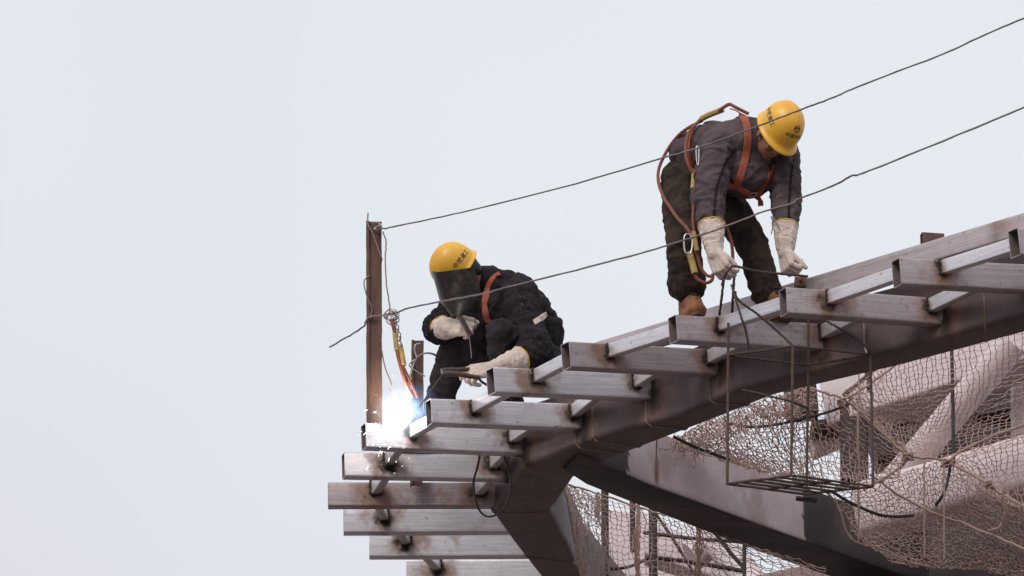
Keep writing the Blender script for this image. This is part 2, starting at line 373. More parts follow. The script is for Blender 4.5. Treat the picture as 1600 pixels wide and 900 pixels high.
for i, o in enumerate(tubes):
    mb = MB(); boxtube(mb, o.A, o.B, PW, PH, r=.009, nst=110, nh=14, seed=i, mi=1)
    me_v = np.array(mb.v); rust = {}; sco = {}
    for vi, p in enumerate(me_v):
        q = p-o.A; x = q@o.t; y = q@o.u; z = q@o.d
        n = .5+.5*nz3(p, 22)+.25*nz3(p, 60); n2 = .5+.5*nz3(p+9, 9)+.25*nz3(p, 40); r_ = 0; s_ = 0
        for (wx, wy, st) in o.weld:
            if st <= 0: continue
            dx = x-wx-.02; dy = y-wy
            d1 = math.hypot(dx/1.25, (dy+.005)/1.05); d2 = math.hypot(dx, dy+.01)
            r_ = max(r_, sstep(1.4-d1/.095+(n2-.5)*1.2)*.85*st); s_ = max(s_, sstep(1.25-d2/.058+(n-.5)*1.7)*st)
            if y < wy: r_ = max(r_, .5*sstep(1.2-abs(dx)/.022+(n-.5))*sstep(1+(y-wy)/.12))   # run-down streak
        # burn where the tube meets the girder
        if i <= 8: s_ = max(s_, sstep(1.15-(o.L-x)/.05+(n-.5)*1.6)*.8); r_ = max(r_, sstep(1-(o.L-x)/.13+(n2-.5))*.5)
        # worn brown lower edge and ends
        r_ = max(r_, .55*sstep((n2-.62)*3.)*sstep(1-abs(y+PH)/.02), .45*sstep((n2-.55)*3)*sstep(1-x/.03))
        if i in (2, 11, 3, 9): r_ = max(r_, .55*sstep((.5+.5*nz3(p*V3(1, 1, 1)+31*i, 7)+.3*nz3(p, 30)-.72)*5))
        if abs(z) > .06: r_ *= .5
        rust[vi] = float(r_); sco[vi] = float(min(s_, 1))
    mb.at['rust'] = rust; mb.at['scorch'] = sco
    ob = mb.build('steel_tube', [M['tube_brown' if i in (0, 1, 2, 3, 4, 9) else 'tube'], M['tube_in']], origin=o.A, sharp=40)
    tag(ob, o.lab, 'steel tube', 'steel tubes stepping out from the girder')
REF = ['the cut-off stub at right', 'the second highest tube', 'the red-blotched tube', 'the tan-booted tube', 'the tube midway between workers', 'the tube beside the holder hand', 'the tube right of the arc', 'the arc-lit tube', 'the blue-tinted tube', 'the farthest-left tube', 'the one below it', 'the second lowest tube', 'the lowest tube']
for (line, k, A, B) in spac:
    L = np.linalg.norm(B-A); mb = MB(); boxtube(mb, A, B, .05, .075, r=.006, nst=24, nh=6, seed=k+40, mi=1)
    v = np.array(mb.v); x = (v-A)@nrm(B-A); rs = {}; ss = {}
    for j, p in enumerate(v):
        n = .5+.5*nz3(p, 25)+.2*nz3(p, 70); rs[j] = float(sstep(1.1-x[j]/.06+(n-.5)*1.2)*.7); ss[j] = float(sstep(.9-x[j]/.022+(n-.5)*1.5))
    mb.at['rust'] = rs; mb.at['scorch'] = ss
    ob = mb.build('spacer_tube', [M['tube'], M['tube_in']], origin=A, sharp=40)
    tag(ob, '%s spacer between %s and %s' % ('outer' if line == 'outer' else 'girder-side', REF[k-1], REF[k]), 'spacer', 'short spacers between the stepped tubes')
    wb = MB(); t, d, u = frame_for(A, B)
    for j in range(26):      # lumpy fillet round the near end
        a = j/26*2*(.05+.075); 
        if a < .05: q = d*a
        elif a < .125: q = d*.05-u*(a-.05)
        elif a < .175: q = d*(.175-a)-u*.075
        else: q = -u*(.25-a)
        ball(wb, A+q+t*.002+V3(*(rng.normal(0, .0025, 3))), rng.uniform(.005, .012), n=6, jit=.3)
    wb.build('weld_bead', M['soot'], ob)
# burnt weld lumps where tubes meet the girder
for i, o in enumerate(tubes[:9]):
    wb = MB()
    for j in range(26):
        y = -PH*1.25*j/25; ball(wb, o.B+o.u*(y+.01)+o.t*.0+V3(*rng.normal(0, .004, 3))-o.d*.004, rng.uniform(.006, .014), n=6, jit=.3)
    wb.build('weld_bead', M['soot'], [ob for ob in COL.objects if ob.name.startswith('steel_tube')][i])

ROLL = 0.
# long rail behind the row
rl = MB(); ra = onz(930, 534, 11.625); rb_ = onz(1760, 283, 11.625)
boxtube(rl, ra, rb_, .07, .12, r=.009, nst=60, nh=4, seed=77, mi=1)
v = np.array(rl.v); xj = (v-onz(1565, 345, 11.625))@nrm(rb_-ra)
rl.at['rust'] = {j: float(sstep(1.1-abs(xj[j])/.08+nz3(p, 18))*.8) for j, p in enumerate(v)}
rl.at['scorch'] = {j: float(sstep(.7-abs(xj[j]+.01)/.05+nz3(p, 30))*.9) for j, p in enumerate(v)}
tag(rl.build('rail_tube', [M['tube_brown'], M['tube_in']], origin=ra, sharp=40), 'long straight steel rail tube rising to the right behind the bending worker', 'rail')
rp_ = MB(); c = at(1441, 362, 24.35)
boxtube(rp_, c, c+V3(.12, .02, .0), .05, .30, wall=.005, nst=6, nh=6, m=0, mi=0)
tag(rp_.build('rusty_stub', M['rust']), 'small rusty steel stub poking up behind the long rail at right', 'steel stub')

# ------------------------------------------------------------------ pale branch beam running from the girder tip to the lower right
ZC = ZB-.02
near = [(905, 712), (975, 741), (1010, 757), (1255, 846), (1420, 902), (1560, 950)]; far = [(880, 735), (915, 758), (950, 772), (1105, 832), (1240, 882), (1400, 935)]
bb = MB(); rings = []; HB = .345
for o, i in zip(near, far):
    A = onz(*o, ZC); B = onz(*i, ZC); d = nrm(B-A); W_ = np.linalg.norm(B-A); u = V3(0, 0, 1); r = .02
    s = [A+u*(HB-(HB-r)*q/14) for q in range(14)]+[A+u*r, A+d*r*.3+u*r*.3, A+d*r, B-d*r, B-d*r*.3+u*r*.3, B+u*r, B+u*HB]; rings.append(np.array(s))
R2 = []
for a, b in zip(rings[:-1], rings[1:]):
    n_ = max(2, int(np.linalg.norm(b[0]-a[0])/.016))
    for k in range(n_): R2.append(lerp(a, b, k/n_))
R2.append(rings[-1]); sweep(bb, R2)
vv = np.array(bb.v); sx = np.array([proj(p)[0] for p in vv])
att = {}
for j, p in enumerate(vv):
    jag = 6*nz3(p, 20)+3*nz3(p, 60); att[j] = float(1.0 if p[2] < ZC+.012 or (sx[j]+jag < 980 or sx[j]+jag > 1256) else 0.0)  # dark primer at both ends; the bottom face is set equally dark
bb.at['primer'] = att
stn = {}
for j, p in enumerate(vv):
    x, y = proj(p); n_ = nz3(p, 30)*.5+nz3(p, 80)*.3
    a_ = sstep(1.2-abs(x-1026)/max(1.5, 7-abs(y-735)*.22)+n_)*(715 < y < 765) if x < 1060 else 0
    b_ = .55*sstep(1.3-abs(x-1178-(y-745)*.08)/(10+max(0, y-740)*.12)+n_*1.4)*sstep((y-728)/14)
    c_ = .45*sstep((nz3(p*V3(1, 1, 1), 3.1)+.25*nz3(p, 14)-.18)*4)
    stn[j] = float(min(1, max(a_, b_*.8, c_*.5)))
bb.at['rust'] = stn
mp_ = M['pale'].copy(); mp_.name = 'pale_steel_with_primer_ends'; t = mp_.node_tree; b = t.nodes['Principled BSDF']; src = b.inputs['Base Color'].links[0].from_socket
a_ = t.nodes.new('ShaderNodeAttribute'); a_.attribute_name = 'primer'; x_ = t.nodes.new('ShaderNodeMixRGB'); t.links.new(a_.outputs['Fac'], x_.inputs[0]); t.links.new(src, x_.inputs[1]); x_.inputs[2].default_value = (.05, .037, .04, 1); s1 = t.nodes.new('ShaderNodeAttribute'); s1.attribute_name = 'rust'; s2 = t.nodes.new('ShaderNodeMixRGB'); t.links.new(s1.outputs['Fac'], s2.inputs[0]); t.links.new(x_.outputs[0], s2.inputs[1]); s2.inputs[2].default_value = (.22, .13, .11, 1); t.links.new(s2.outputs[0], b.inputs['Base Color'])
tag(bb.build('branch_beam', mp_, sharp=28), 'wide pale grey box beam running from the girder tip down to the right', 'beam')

# ------------------------------------------------------------------ posts, wires
def angle_post(name, top, bot, wd, lab, cat, th=.008, fl=.04, grp=None):
    """rolled channel: a web facing the viewer with a flange on its left"""
    mb = MB(); up = top-bot; n = 24; rings = []
    x = V3(1, 0, 0); y = V3(0, 1, 0)
    sec = [(0, 0), (wd*.2, -.004), (wd*.2, .012), (wd, .012), (wd, .012+th), (th, .012+th), (th, fl), (0, fl)]
    for i in range(n+1):
        c = lerp(bot, top, i/n); j = rng.normal(0, .0006, 2); rings.append(np.array([c+x*(a+j[0])+y*(b_+j[1]) for a, b_ in sec]))
    sweep(mb, rings)
    return tag(mb.build(name, M['rust'], origin=bot, sharp=30), lab, cat, grp)
YP = tubes[7].A[1]+.012
post = angle_post('rusty_post', at(572, 345, YP), at(572.5, 661, YP), .089, 'tall rusty steel channel post standing on the tube end beside the arc', 'post')
YP2 = 26.95
post2 = angle_post('rusty_post', at(643, 531, YP2), at(641, 757, YP2), .072, 'shorter rusty steel post partly hidden behind the welder\'s knee', 'post')
def wirepx(pts, r, name, m, lab, cat, jit=0., n=8, sub=6, wob=.0, grp=None, parent=None, strands=0):
    P = crom([at(*p) for p in pts], sub)
    if wob: P = P+rng.normal(0, wob, P.shape)*V3(1, .3, 1)
    mb = MB()
    tube(mb, P, r, n, jit=jit)
    o = mb.build(name, m, parent)
    if parent is None: tag(o, lab, cat, grp)
    return o
Yw = YP-.02
wirepx([(586, 352, Yw), (600, 357, Yw-.01), (620, 353, Yw-.03), (680, 341, 25.9), (750, 325, 25.7), (900, 287, 25.3), (1035, 247, 24.6), (1090, 231, 24.0), (1150, 210, 23.8), (1200, 191, 23.7), (1255, 170, 23.6), (1300, 153, 23.5), (1330, 140, 23.5), (1400, 112, 23.4), (1470, 86, 23.3), (1540, 54, 23.2), (1600, 28, 23.1), (1720, -24, 22.9)], .0046, 'lifeline_wire', M['wire'], 'upper steel lifeline wire running from the post top past the yellow helmet', 'wire', jit=.12, wob=.0009, grp='lifeline wires')
wirepx([(515, 542.5, 26.6), (545, 525, 26.35), (568, 510.5, YP+.05), (571, 503, YP-.005), (578, 495, YP-.012), (600, 492, YP-.02), (620, 488.5, YP-.03), (640, 481, 25.9), (700, 469, 25.6), (760, 458, 25.4), (780, 452, 25.3), (880, 427, 25.1), (1000, 396, 24.5), (1060, 378, 23.95), (1120, 359, 23.8), (1195, 330, 23.75), (1235, 319, 23.7), (1250, 310, 23.7), (1300, 291, 23.6), (1330, 275, 23.5), (1350, 270, 23.5), (1450, 230, 23.4), (1600, 168, 23.2), (1720, 116, 23)], .0050, 'lifeline_wire', M['wire'], 'lower steel lifeline wire running from the left loose end past both workers', 'wire', jit=.12, wob=.0009, grp='lifeline wires')
# coils and loose ends of tie wire
def coil(name, cx, cy, Y, r, n, lab, par=None):
    mb = MB()
    for k in range(n):
        a0 = rng.uniform(0, 6.28); tl = rng.uniform(.35, 1.); rr = r*rng.uniform(.7, 1.15); ax = rng.uniform(0, 3.14); oc = rng.normal(0, r*.35, 2); c = at(cx, cy, Y)+cR*oc[0]+cU*oc[1]+cF*rng.normal(0, .01)
        pts = []
        for i in range(17):
            a = a0+i/16*6.6; p = V3(math.cos(a)*rr, math.sin(a)*rr*tl, 0)
            q = V3(p[0]*math.cos(ax)-p[1]*math.sin(ax), p[0]*math.sin(ax)+p[1]*math.cos(ax), 0)
            pts.append(c+cR*q[0]+cU*q[1]+cF*(.012*math.sin(a*1.5+k)))
        tube(mb, pts, .0032, 6)
    return tag(mb.build(name, M['wire_gal']), lab, 'tie wire', 'knots of tie wire on the post')
coil('tie_wire', 589, 354, YP-.03, .024, 4, 'twisted bright tie wire at the top of the tall rusty post')
coil('tie_wire', 611, 494, YP-.04, .034, 7, 'tangled clump of bright tie wire right of the tall rusty post')
wirepx([(575, 333, YP), (575, 350, YP-.01), (583, 366, YP-.015), (592, 392, YP-.015), (596, 402, YP-.015), (596, 408, YP), (592, 412, YP+.05)], .0042, 'loose_wire', M['wire'], 'short dark wire bent over the top of the tall rusty post', 'wire')
wirepx([(598, 362, YP-.02), (603, 377, YP-.02), (602, 405, YP-.02), (604, 445, YP-.03), (609, 478, YP-.03), (609, 490, YP-.03)], .0038, 'loose_wire', M['wire'], 'crooked wire hanging right of the post from its top to the wire clump', 'wire', wob=.001)
wirepx([(578, 430, YP-.004), (570, 437, YP-.004), (569, 445, YP-.004), (573, 462, YP-.006), (581, 482, YP-.006), (578, 496, YP-.006)], .0036, 'loose_wire', M['wire'], 'thin wire looping off the left edge of the tall rusty post', 'wire')
wirepx([(596, 545, YP), (602, 575, YP), (612, 600, YP), (610, 608, YP), (613, 625, YP), (616, 640, YP)], .0036, 'loose_wire', M['wire'], 'kinked wire hanging from the post down into the welding glow', 'wire', sub=3)
wirepx([(657, 537, YP2-.03), (649, 539, YP2-.03), (648, 548, YP2-.03), (651, 560, YP2-.03), (642, 566, YP2-.03), (640, 572, YP2-.03), (650, 580, YP2-.03), (664, 588, YP2-.03)], .0045, 'tie_wire', M['wire_gal'], 'bright bent tie wire hooked on the shorter rusty post', 'tie wire', sub=3, grp='knots of tie wire on the post')
wirepx([(640, 590, 26.5), (648, 565, 26.45), (660, 553, 26.4), (676, 553, 26.4), (690, 562, 26.5)], .006, 'welding_hose', M['wire_gal'], 'thin pale hose arching left of the welder\'s shin', 'hose')
# wire loop hanging from the tubes
wirepx([(751, 706, 26.4), (746, 730, 26.4), (740, 752, 26.42), (742, 775, 26.42), (749, 797, 26.45), (762, 807, 26.45), (780, 802, 26.42), (792, 785, 26.4), (797, 760, 26.4), (795, 735, 26.4), (786, 708, 26.4)], .0062, 'cable_loop', M['cable'], 'dark cable loop hanging round the tube ends at the girder tip', 'cable')
# ------------------------------------------------------------------ people: body tools
class Soft:
    """overlapping limbs and lumps, fused into one continuous skin by a voxel remesh"""
    def __init__(s): s.bm = bmesh.new(); s.bones = []
    def ball(s, c, r): bmesh.ops.create_icosphere(s.bm, subdivisions=3, radius=r, matrix=Matrix.Translation(Vector(c)))
    def ell(s, c, ax, rad):
        m = Matrix([[*(ax[0]*rad[0])], [*(ax[1]*rad[1])], [*(ax[2]*rad[2])]]).transposed().to_4x4(); m.translation = Vector(c)
        bmesh.ops.create_icosphere(s.bm, subdivisions=3, radius=1, matrix=m)
    def cap(s, a, b, r0, r1, amp=0., bone=True, step=.35):
        a = np.asarray(a, float); b = np.asarray(b, float); L = np.linalg.norm(b-a); n = max(2, int(L/(min(r0, r1)*step))+1)
        for i in range(n+1):
            t = i/n; bmesh.ops.create_icosphere(s.bm, subdivisions=2, radius=lerp(r0, r1, t), matrix=Matrix.Translation(Vector(lerp(a, b, t))))
        if bone: s.bones.append((a, b, amp))
    def chain(s, pts, rs, amp=0.):
        for i in range(len(pts)-1): s.cap(pts[i], pts[i+1], rs[i], rs[i+1], amp)
    def mesh(s, voxel=.009, smooth=6, fold=True, f1=26., f2=9., cuts=(), seed=0.):
        me = bpy.data.meshes.new('tmp'); s.bm.to_mesh(me); s.bm.free()
        o = bpy.data.objects.new('tmp', me); COL.objects.link(o)
        r = o.modifiers.new('r', 'REMESH'); r.mode = 'VOXEL'; r.voxel_size = voxel; r.use_smooth_shade = True
        q = o.modifiers.new('s', 'SMOOTH'); q.factor = .5; q.iterations = smooth
        dg = bpy.context.evaluated_depsgraph_get(); me2 = bpy.data.meshes.new_from_object(o.evaluated_get(dg))
        bpy.data.objects.remove(o); bpy.data.meshes.remove(me)
        n = len(me2.vertices); v = np.empty(n*3); me2.vertices.foreach_get('co', v); v = v.reshape(-1, 3)
        no = np.empty(n*3); me2.vertices.foreach_get('normal', no); no = no.reshape(-1, 3)
        if fold and s.bones:
            for i in range(n):
                p = v[i]; best = None
                for (a, b, amp) in s.bones:
                    ab = b-a; t = np.clip(((p-a)@ab)/(ab@ab), 0, 1); d = np.linalg.norm(p-a-ab*t)
                    if best is None or d < best[0]: best = (d, t, ab, a, amp)
                d, t, ab, a, amp = best
                if amp == 0: continue
                L = np.linalg.norm(ab); ax = ab/L; al = (p-a)@ax; rad = p-a-ax*al
                # creases run across the limb, slanted, fading in and out
                q = Vector((*(rad*f2), 0)[:3])+Vector(ax*(al*f1)) + Vector((seed, seed*2, 0))
                w_ = noise.noise(Vector(p*7)+Vector((seed, 0, 3)))
                k = 1-abs(noise.noise(q+Vector((w_*1.2, 0, w_)))*2)
                k2 = 1-abs(noise.noise(q*2.1+Vector((5, w_, 0)))*2)
                v[i] = p+no[i]*amp*((k-.45)*1.15+.35*(k2-.5)+.5*w_)
        me2.vertices.foreach_set('co', v.ravel()); me2.update()
        return me2
def clip(me, p, n, rad):
    """cuts the mesh open where it passes the plane (p, n), only within rad of p"""
    bm = bmesh.new(); bm.from_mesh(me); P_ = Vector(p); fs_ = [f for f in bm.faces if (f.calc_center_median()-P_).length < rad]
    g_ = list({v for f in fs_ for v in f.verts})+list({e for f in fs_ for e in f.edges})+fs_
    bmesh.ops.bisect_plane(bm, geom=g_, plane_co=P_, plane_no=Vector(n), clear_outer=True); bm.to_mesh(me); bm.free(); return me
def put(me, name, mats, parent=None, origin=None, lab=None, cat=None):
    o = bpy.data.objects.new(name, me); COL.objects.link(o)
    o0 = worldloc(parent) if parent is not None else np.array(origin, float)
    me.transform(Matrix.Translation(-Vector(o0)))
    me.materials.clear()
    for m in (mats if isinstance(mats, list) else [mats]): me.materials.append(m)
    me.polygons.foreach_set('use_smooth', [True]*len(me.polygons))
    if parent is not None: o.parent = parent
    else: o.location = o0
    return tag(o, lab, cat)
def bvh_of(objs):
    V = []; Fc = []
    for o in objs:
        b = len(V); w0 = worldloc(o); V += [Vector(v.co)+Vector(w0) for v in o.data.vertices]; Fc += [[i+b for i in p.vertices] for p in o.data.polygons]
    return BVHTree.FromPolygons(V, Fc)
def cast(bv, px, py, off=.004):
    d = Vector(nrm(ray(px, py))); h = bv.ray_cast(Vector(CAM), d)
    if h[0] is None: return None, None
    n = h[1]; n = n if n.dot(d) < 0 else -n
    return np.array(h[0]+n*off), np.array(n)
def strap_on(mb, bv, pts, wd, th=.004, sub=8, m=0, off=.005, miss=None):
    """webbing laid over the clothing along a path seen at these pixels"""
    xs = crom([V3(p[0], p[1], 0) for p in pts], sub); hits = [cast(bv, x, y, off) for x, y, _ in xs]
    ok = [i for i, h in enumerate(hits) if h[0] is not None]; Q = []
    for i, (x, y, _) in enumerate(xs):
        if hits[i][0] is not None: Q.append(hits[i]); continue
        j = min(ok, key=lambda k: abs(k-i)); d = nrm(ray(x, y)); Q.append((CAM+d*((hits[j][0]-CAM)@d), hits[j][1]))
    P = np.array([q[0] for q in Q]); Nn = np.array([q[1] for q in Q])
    for _ in range(4):
        P[1:-1] = (P[:-2]+2*P[1:-1]+P[2:])/4; Nn[1:-1] = (Nn[:-2]+2*Nn[1:-1]+Nn[2:])/4
    ribbon(mb, P, Nn, wd, th, m); return P
def ribbon(mb, P, Nn, wd, th, m=0):
    rings = []
    for i in range(len(P)):
        t = nrm(P[min(i+1, len(P)-1)]-P[max(i-1, 0)]); n = nrm(Nn[i]-t*(Nn[i]@t)); s = np.cross(t, n)
        rings.append(np.array([P[i]+s*wd/2, P[i]+s*wd*.42+n*th, P[i]-s*wd*.42+n*th, P[i]-s*wd/2, P[i]-s*wd/2-n*th*.5, P[i]+s*wd/2-n*th*.5]))
    sweep(mb, rings, m)
def glove(mbname, w_, d, n, s, parent, cuff_pts, cuff_r, curl=(.9, .9, .6), spread=.06, thumb=(.9, .55, .25), size=1., curls=None):
    """w_: wrist, d: towards the knuckles, n: out of the back of the hand, s: towards the thumb side"""
    d = nrm(d); n = nrm(n-d*(n@d)); s = nrm(s-d*(s@d)-n*(s@n)); k = size; S = Soft()
    ca = np.array(cuff_pts[0], float); t = nrm(np.array(cuff_pts[1], float)-ca)
    S.chain([ca-t*.05]+cuff_pts+[w_], [cuff_r[0]*1.04]+cuff_r+[.040*k], .005)
    kn = []
    for f in range(4):
        lat = (.036-.024*f)*k; K = w_+d*(.098-.004*abs(f-1)-.006*(f == 3))*k+s*lat+n*(.004*k)
        S.cap(w_+s*lat*.62, K, .026*k, .0175*k, .0018); kn.append(K)
    S.cap(w_+d*.03*k-n*.012*k+s*.02*k, w_+d*.075*k-n*.010*k+s*.012*k, .022*k, .02*k, .001)
    for f, K in enumerate(kn):
        ln = [(.046, .030, .024), (.050, .033, .026), (.047, .031, .025), (.037, .024, .021)][f]
        c = curls[f] if curls else curl
        a = 0; p = K; sp = (1.5-f)*spread
        for q in range(3):
            a += c[q]; dr = nrm(d*math.cos(a)-n*math.sin(a)+s*sp); e = p+dr*ln[q]*k; S.cap(p, e, (.0145-.0012*q)*k, (.0135-.0014*q)*k, 0.); p = e
    T0 = w_+d*.028*k+s*.034*k-n*.006*k; a1, a2, a3 = thumb     # angle off the hand axis, towards the palm, bend
    dr = nrm(d*math.cos(a1)+s*math.sin(a1)-n*a2); p1 = T0+dr*.045*k
    dr2 = nrm(dr+d*a3-s*a3*.5-n*a2*.4); p2 = p1+dr2*.034*k; dr3 = nrm(dr2+d*a3*.5-s*a3*.4); p3 = p2+dr3*.026*k
    S.cap(T0, p1, .021*k, .017*k); S.cap(p1, p2, .0165*k, .0145*k); S.cap(p2, p3, .0145*k, .012*k)
    me = clip(S.mesh(.0042, 3, True, 26., 18.), ca, -t, .16)
    o = put(me, 'glove', M['glove'], parent)
    # yellow bound cuff edge
    ed = [e for e in o.data.edges]; cnt = {}
    for p_ in o.data.polygons:
        for ek in p_.edge_keys: cnt[ek] = cnt.get(ek, 0)+1
    rim = sorted({v for ek, c_ in cnt.items() if c_ == 1 for v in ek}); w0 = worldloc(o); x = nrm(np.cross(t, V3(.3, .2, 1))); y = np.cross(t, x); mb = MB()
    R3 = [np.array(o.data.vertices[v].co)+w0 for v in rim]; c0 = np.mean(R3, axis=0); R3.sort(key=lambda q: math.atan2((q-c0)@y, (q-c0)@x))
    P = R3[::max(1, len(R3)//26)]; P.append(P[0]); P.append(P[1])
    tube(mb, P, .005, 6); mb.build('cuff_binding', M['cuff'], o)
    return o
def hard_hat(parent, c, up, fwd, name='hard_hat', side=None, front=None, size=1.):
    up = nrm(up); fwd = nrm(fwd-up*(fwd@up)); rt = np.cross(fwd, up); k = size
    def W(p): return c+(rt*p[0]+fwd*p[1]+up*p[2])*k
    mb = MB(); nA = 72; v = []; prof = []
    # dome profile: (fraction of plan radius, height)
    for i in range(1, 20):
        a = i/19*math.pi/2; prof.append((math.sin(a)**.94, .152*math.cos(a)**.9 if i < 19 else 0.))
    prof = [(r, z+.02) for r, z in prof] + [(1.005, .008), (1.03, .0), (1.10, -.006), (1.135, -.012), (1.14, -.016), (1.12, -.0165), (1.0, -.006), (.96, .004)]
    def plan(a):       # plan radius of the shell at angle a (0 = right, pi/2 = front)
        x, y = math.cos(a), math.sin(a); b = .140 if y > 0 else .136; return 1/math.sqrt((x/.112)**2+(y/b)**2)
    rings = []
    for r, z in prof:
        ring = []
        for j in range(nA):
            a = 2*math.pi*j/nA; R_ = plan(a)*r; y = math.sin(a)
            zz = z; rr = R_
            if r > 1.0: 
                vis = max(0, y)**2; rr = plan(a)*(1+(r-1)*(.75+.9*vis)); zz = z - (r-1)*.05*vis + (r-1)*.03*max(0, -y)
            # a soft crest from front to back and side ribs
            x_ = math.cos(a)*R_; 
            if .05 < r < .93: zz += .0045*math.exp(-(x_/.022)**2)
            ring.append(W((math.cos(a)*rr, math.sin(a)*rr, zz)))
        rings.append(np.array(ring))
    top = W((0, 0, .1765)); b = mb.add([top]+list(rings[0]), [(0, 1+j, 1+(j+1) % nA) for j in range(nA)])
    n0 = len(mb.v); v = np.concatenate(rings); f = []
    for i in range(len(rings)-1):
        for j in range(nA): a = i*nA+j; b2 = i*nA+(j+1) % nA; f.append((a, a+nA, b2+nA, b2))
    # inner shell so the hat has thickness
    mb.add(v, f)
    inn = [W((0, 0, .165))]; ri = []
    for r, z in prof[:19]: ri.append(np.array([W((math.cos(2*math.pi*j/nA)*plan(2*math.pi*j/nA)*r*.96, math.sin(2*math.pi*j/nA)*plan(2*math.pi*j/nA)*r*.96, z-.010*(1-r))) for j in range(nA)]))
    v = np.concatenate(ri); f = []
    for i in range(len(ri)-1):
        for j in range(nA): a = i*nA+j; b2 = i*nA+(j+1) % nA; f.append((a, b2, b2+nA, a+nA))
    mb.add(v, f); mb.add(inn+list(ri[0]), [(0, 1+(j+1) % nA, 1+j) for j in range(nA)])
    o = mb.build(name, M['helmet'], parent, sharp=50)
    # merge the doubled rings so the shell shades smoothly
    bm = bmesh.new(); bm.from_mesh(o.data); bmesh.ops.remove_doubles(bm, verts=bm.verts, dist=.0002); bm.to_mesh(o.data); bm.free()
    o.data.polygons.foreach_set('use_smooth', [True]*len(o.data.polygons))
    bv = bvh_of([o])
    def wrap(cen, xdir, ydir, flat, name, off=.0009):
        """prints flat lettering (verts, faces) on the shell: cen = local direction, xdir / ydir = reading directions"""
        cw = W((0, 0, .03)); dirn = nrm(rt*cen[0]+fwd*cen[1]+up*cen[2]); X = nrm(rt*xdir[0]+fwd*xdir[1]+up*xdir[2]); Y_ = nrm(rt*ydir[0]+fwd*ydir[1]+up*ydir[2])
        X = nrm(X-dirn*(X@dirn)); Y_ = nrm(Y_-dirn*(Y_@dirn)-X*(Y_@X)); vs = []
        for (x, y) in flat[0]:
            org = cw+dirn*.5+X*x+Y_*y; h = bv.ray_cast(Vector(org), Vector(-dirn))
            if h[0] is None: vs.append(org-dirn*.38)
            else: vs.append(np.array(h[0])+dirn*off)
        m = MB(); m.add(vs, flat[1]); return m.build(name, M['ink'], o)
    return o, wrap, W
def lettering(txt, size, bold=.0):
    cu = bpy.data.curves.new('t', 'FONT'); cu.body = txt; cu.size = size; cu.align_x = 'CENTER'; cu.align_y = 'CENTER'; cu.offset = bold*size; cu.resolution_u = 2; cu.space_character = 1.08
    ob = bpy.data.objects.new('t', cu); COL.objects.link(ob); dg = bpy.context.evaluated_depsgraph_get(); me = bpy.data.meshes.new_from_object(ob.evaluated_get(dg))
    bm = bmesh.new(); bm.from_mesh(me); bmesh.ops.triangulate(bm, faces=bm.faces); bmesh.ops.subdivide_edges(bm, edges=[e for e in bm.edges if e.calc_length() > size*.15], cuts=1, use_grid_fill=True); bm.to_mesh(me); bm.free()
    r = ([(v.co.x, v.co.y) for v in me.vertices], [tuple(p.vertices) for p in me.polygons]); bpy.data.objects.remove(ob); return r
def emblem(R_):
    """a round badge: thick ring, a rail-like I shape and curved bars"""
    v = []; f = []
    def poly_strip(a, b):
        n = len(a); k = len(v); v.extend(a); v.extend(b)
        for i in range(n-1): f.append((k+i, k+i+1, k+n+i+1, k+n+i))
    N_ = 40; poly_strip([(R_*math.cos(t*2*math.pi/N_), R_*math.sin(t*2*math.pi/N_)) for t in range(N_+1)], [(R_*.80*math.cos(t*2*math.pi/N_), R_*.80*math.sin(t*2*math.pi/N_)) for t in range(N_+1)])
    def rect(x0, y0, x1, y1): k = len(v); v.extend([(x0, y0), (x1, y0), (x1, y1), (x0, y1)]); f.append((k, k+1, k+2, k+3))
    rect(-R_*.52, -R_*.52, R_*.52, -R_*.30); rect(-R_*.12, -R_*.30, R_*.12, R_*.22); rect(-R_*.34, R_*.22, R_*.34, R_*.42)
    for sgn in (-1, 1):
        A = [(sgn*R_*.80*math.cos(t), R_*.80*math.sin(t)) for t in np.linspace(-.15, .9, 8)]; B = [(sgn*R_*.48*math.cos(t), R_*.56*math.sin(t)) for t in np.linspace(-.15, .9, 8)]; poly_strip(A, B)
    return v, f

# ------------------------------------------------------------------ worker bending on the tube
def J(*a): return at(*a)
def bone(n, a, b): print('BONE', n, round(float(np.linalg.norm(np.array(a)-np.array(b))), 3))
tP = tubes[3]
base1 = edge_at_px(tP, 1085, .045)
footR = edge_at_px(tP, 1080, .20)+V3(0, 0, -.012); footL = edge_at_px(tP, 1206, .075)+V3(0, 0, -.012)
hR, kR, aR = J(1064, 274, 24.66), J(1068, 378, 24.50), footR+V3(-.01, .03, .105)
hL, kL, aL = J(1112, 284, 24.80), J(1176, 384, 24.70), footL+V3(.0, .03, .105)
pel = (hR+hL)/2; waist = J(1092, 236, 24.66); chest = J(1150, 232, 24.50); neck = J(1190, 208, 24.40); headc = J(1209, 212, 24.30)
sR, eR, wR = J(1120, 228, 24.36), J(1106, 308, 24.30), J(1117, 398, 24.18)
sL, eL, wL = J(1222, 238, 24.52), J(1228, 312, 24.50), J(1227, 396, 24.42)
for n_, a, b in (('thighR', hR, kR), ('shinR', kR, aR), ('thighL', hL, kL), ('shinL', kL, aL), ('uaR', sR, eR), ('faR', eR, wR), ('uaL', sL, eL), ('faL', eL, wL), ('spine', pel, neck), ('hips', hR, hL), ('shoulders', sR, sL)): bone(n_, a, b)
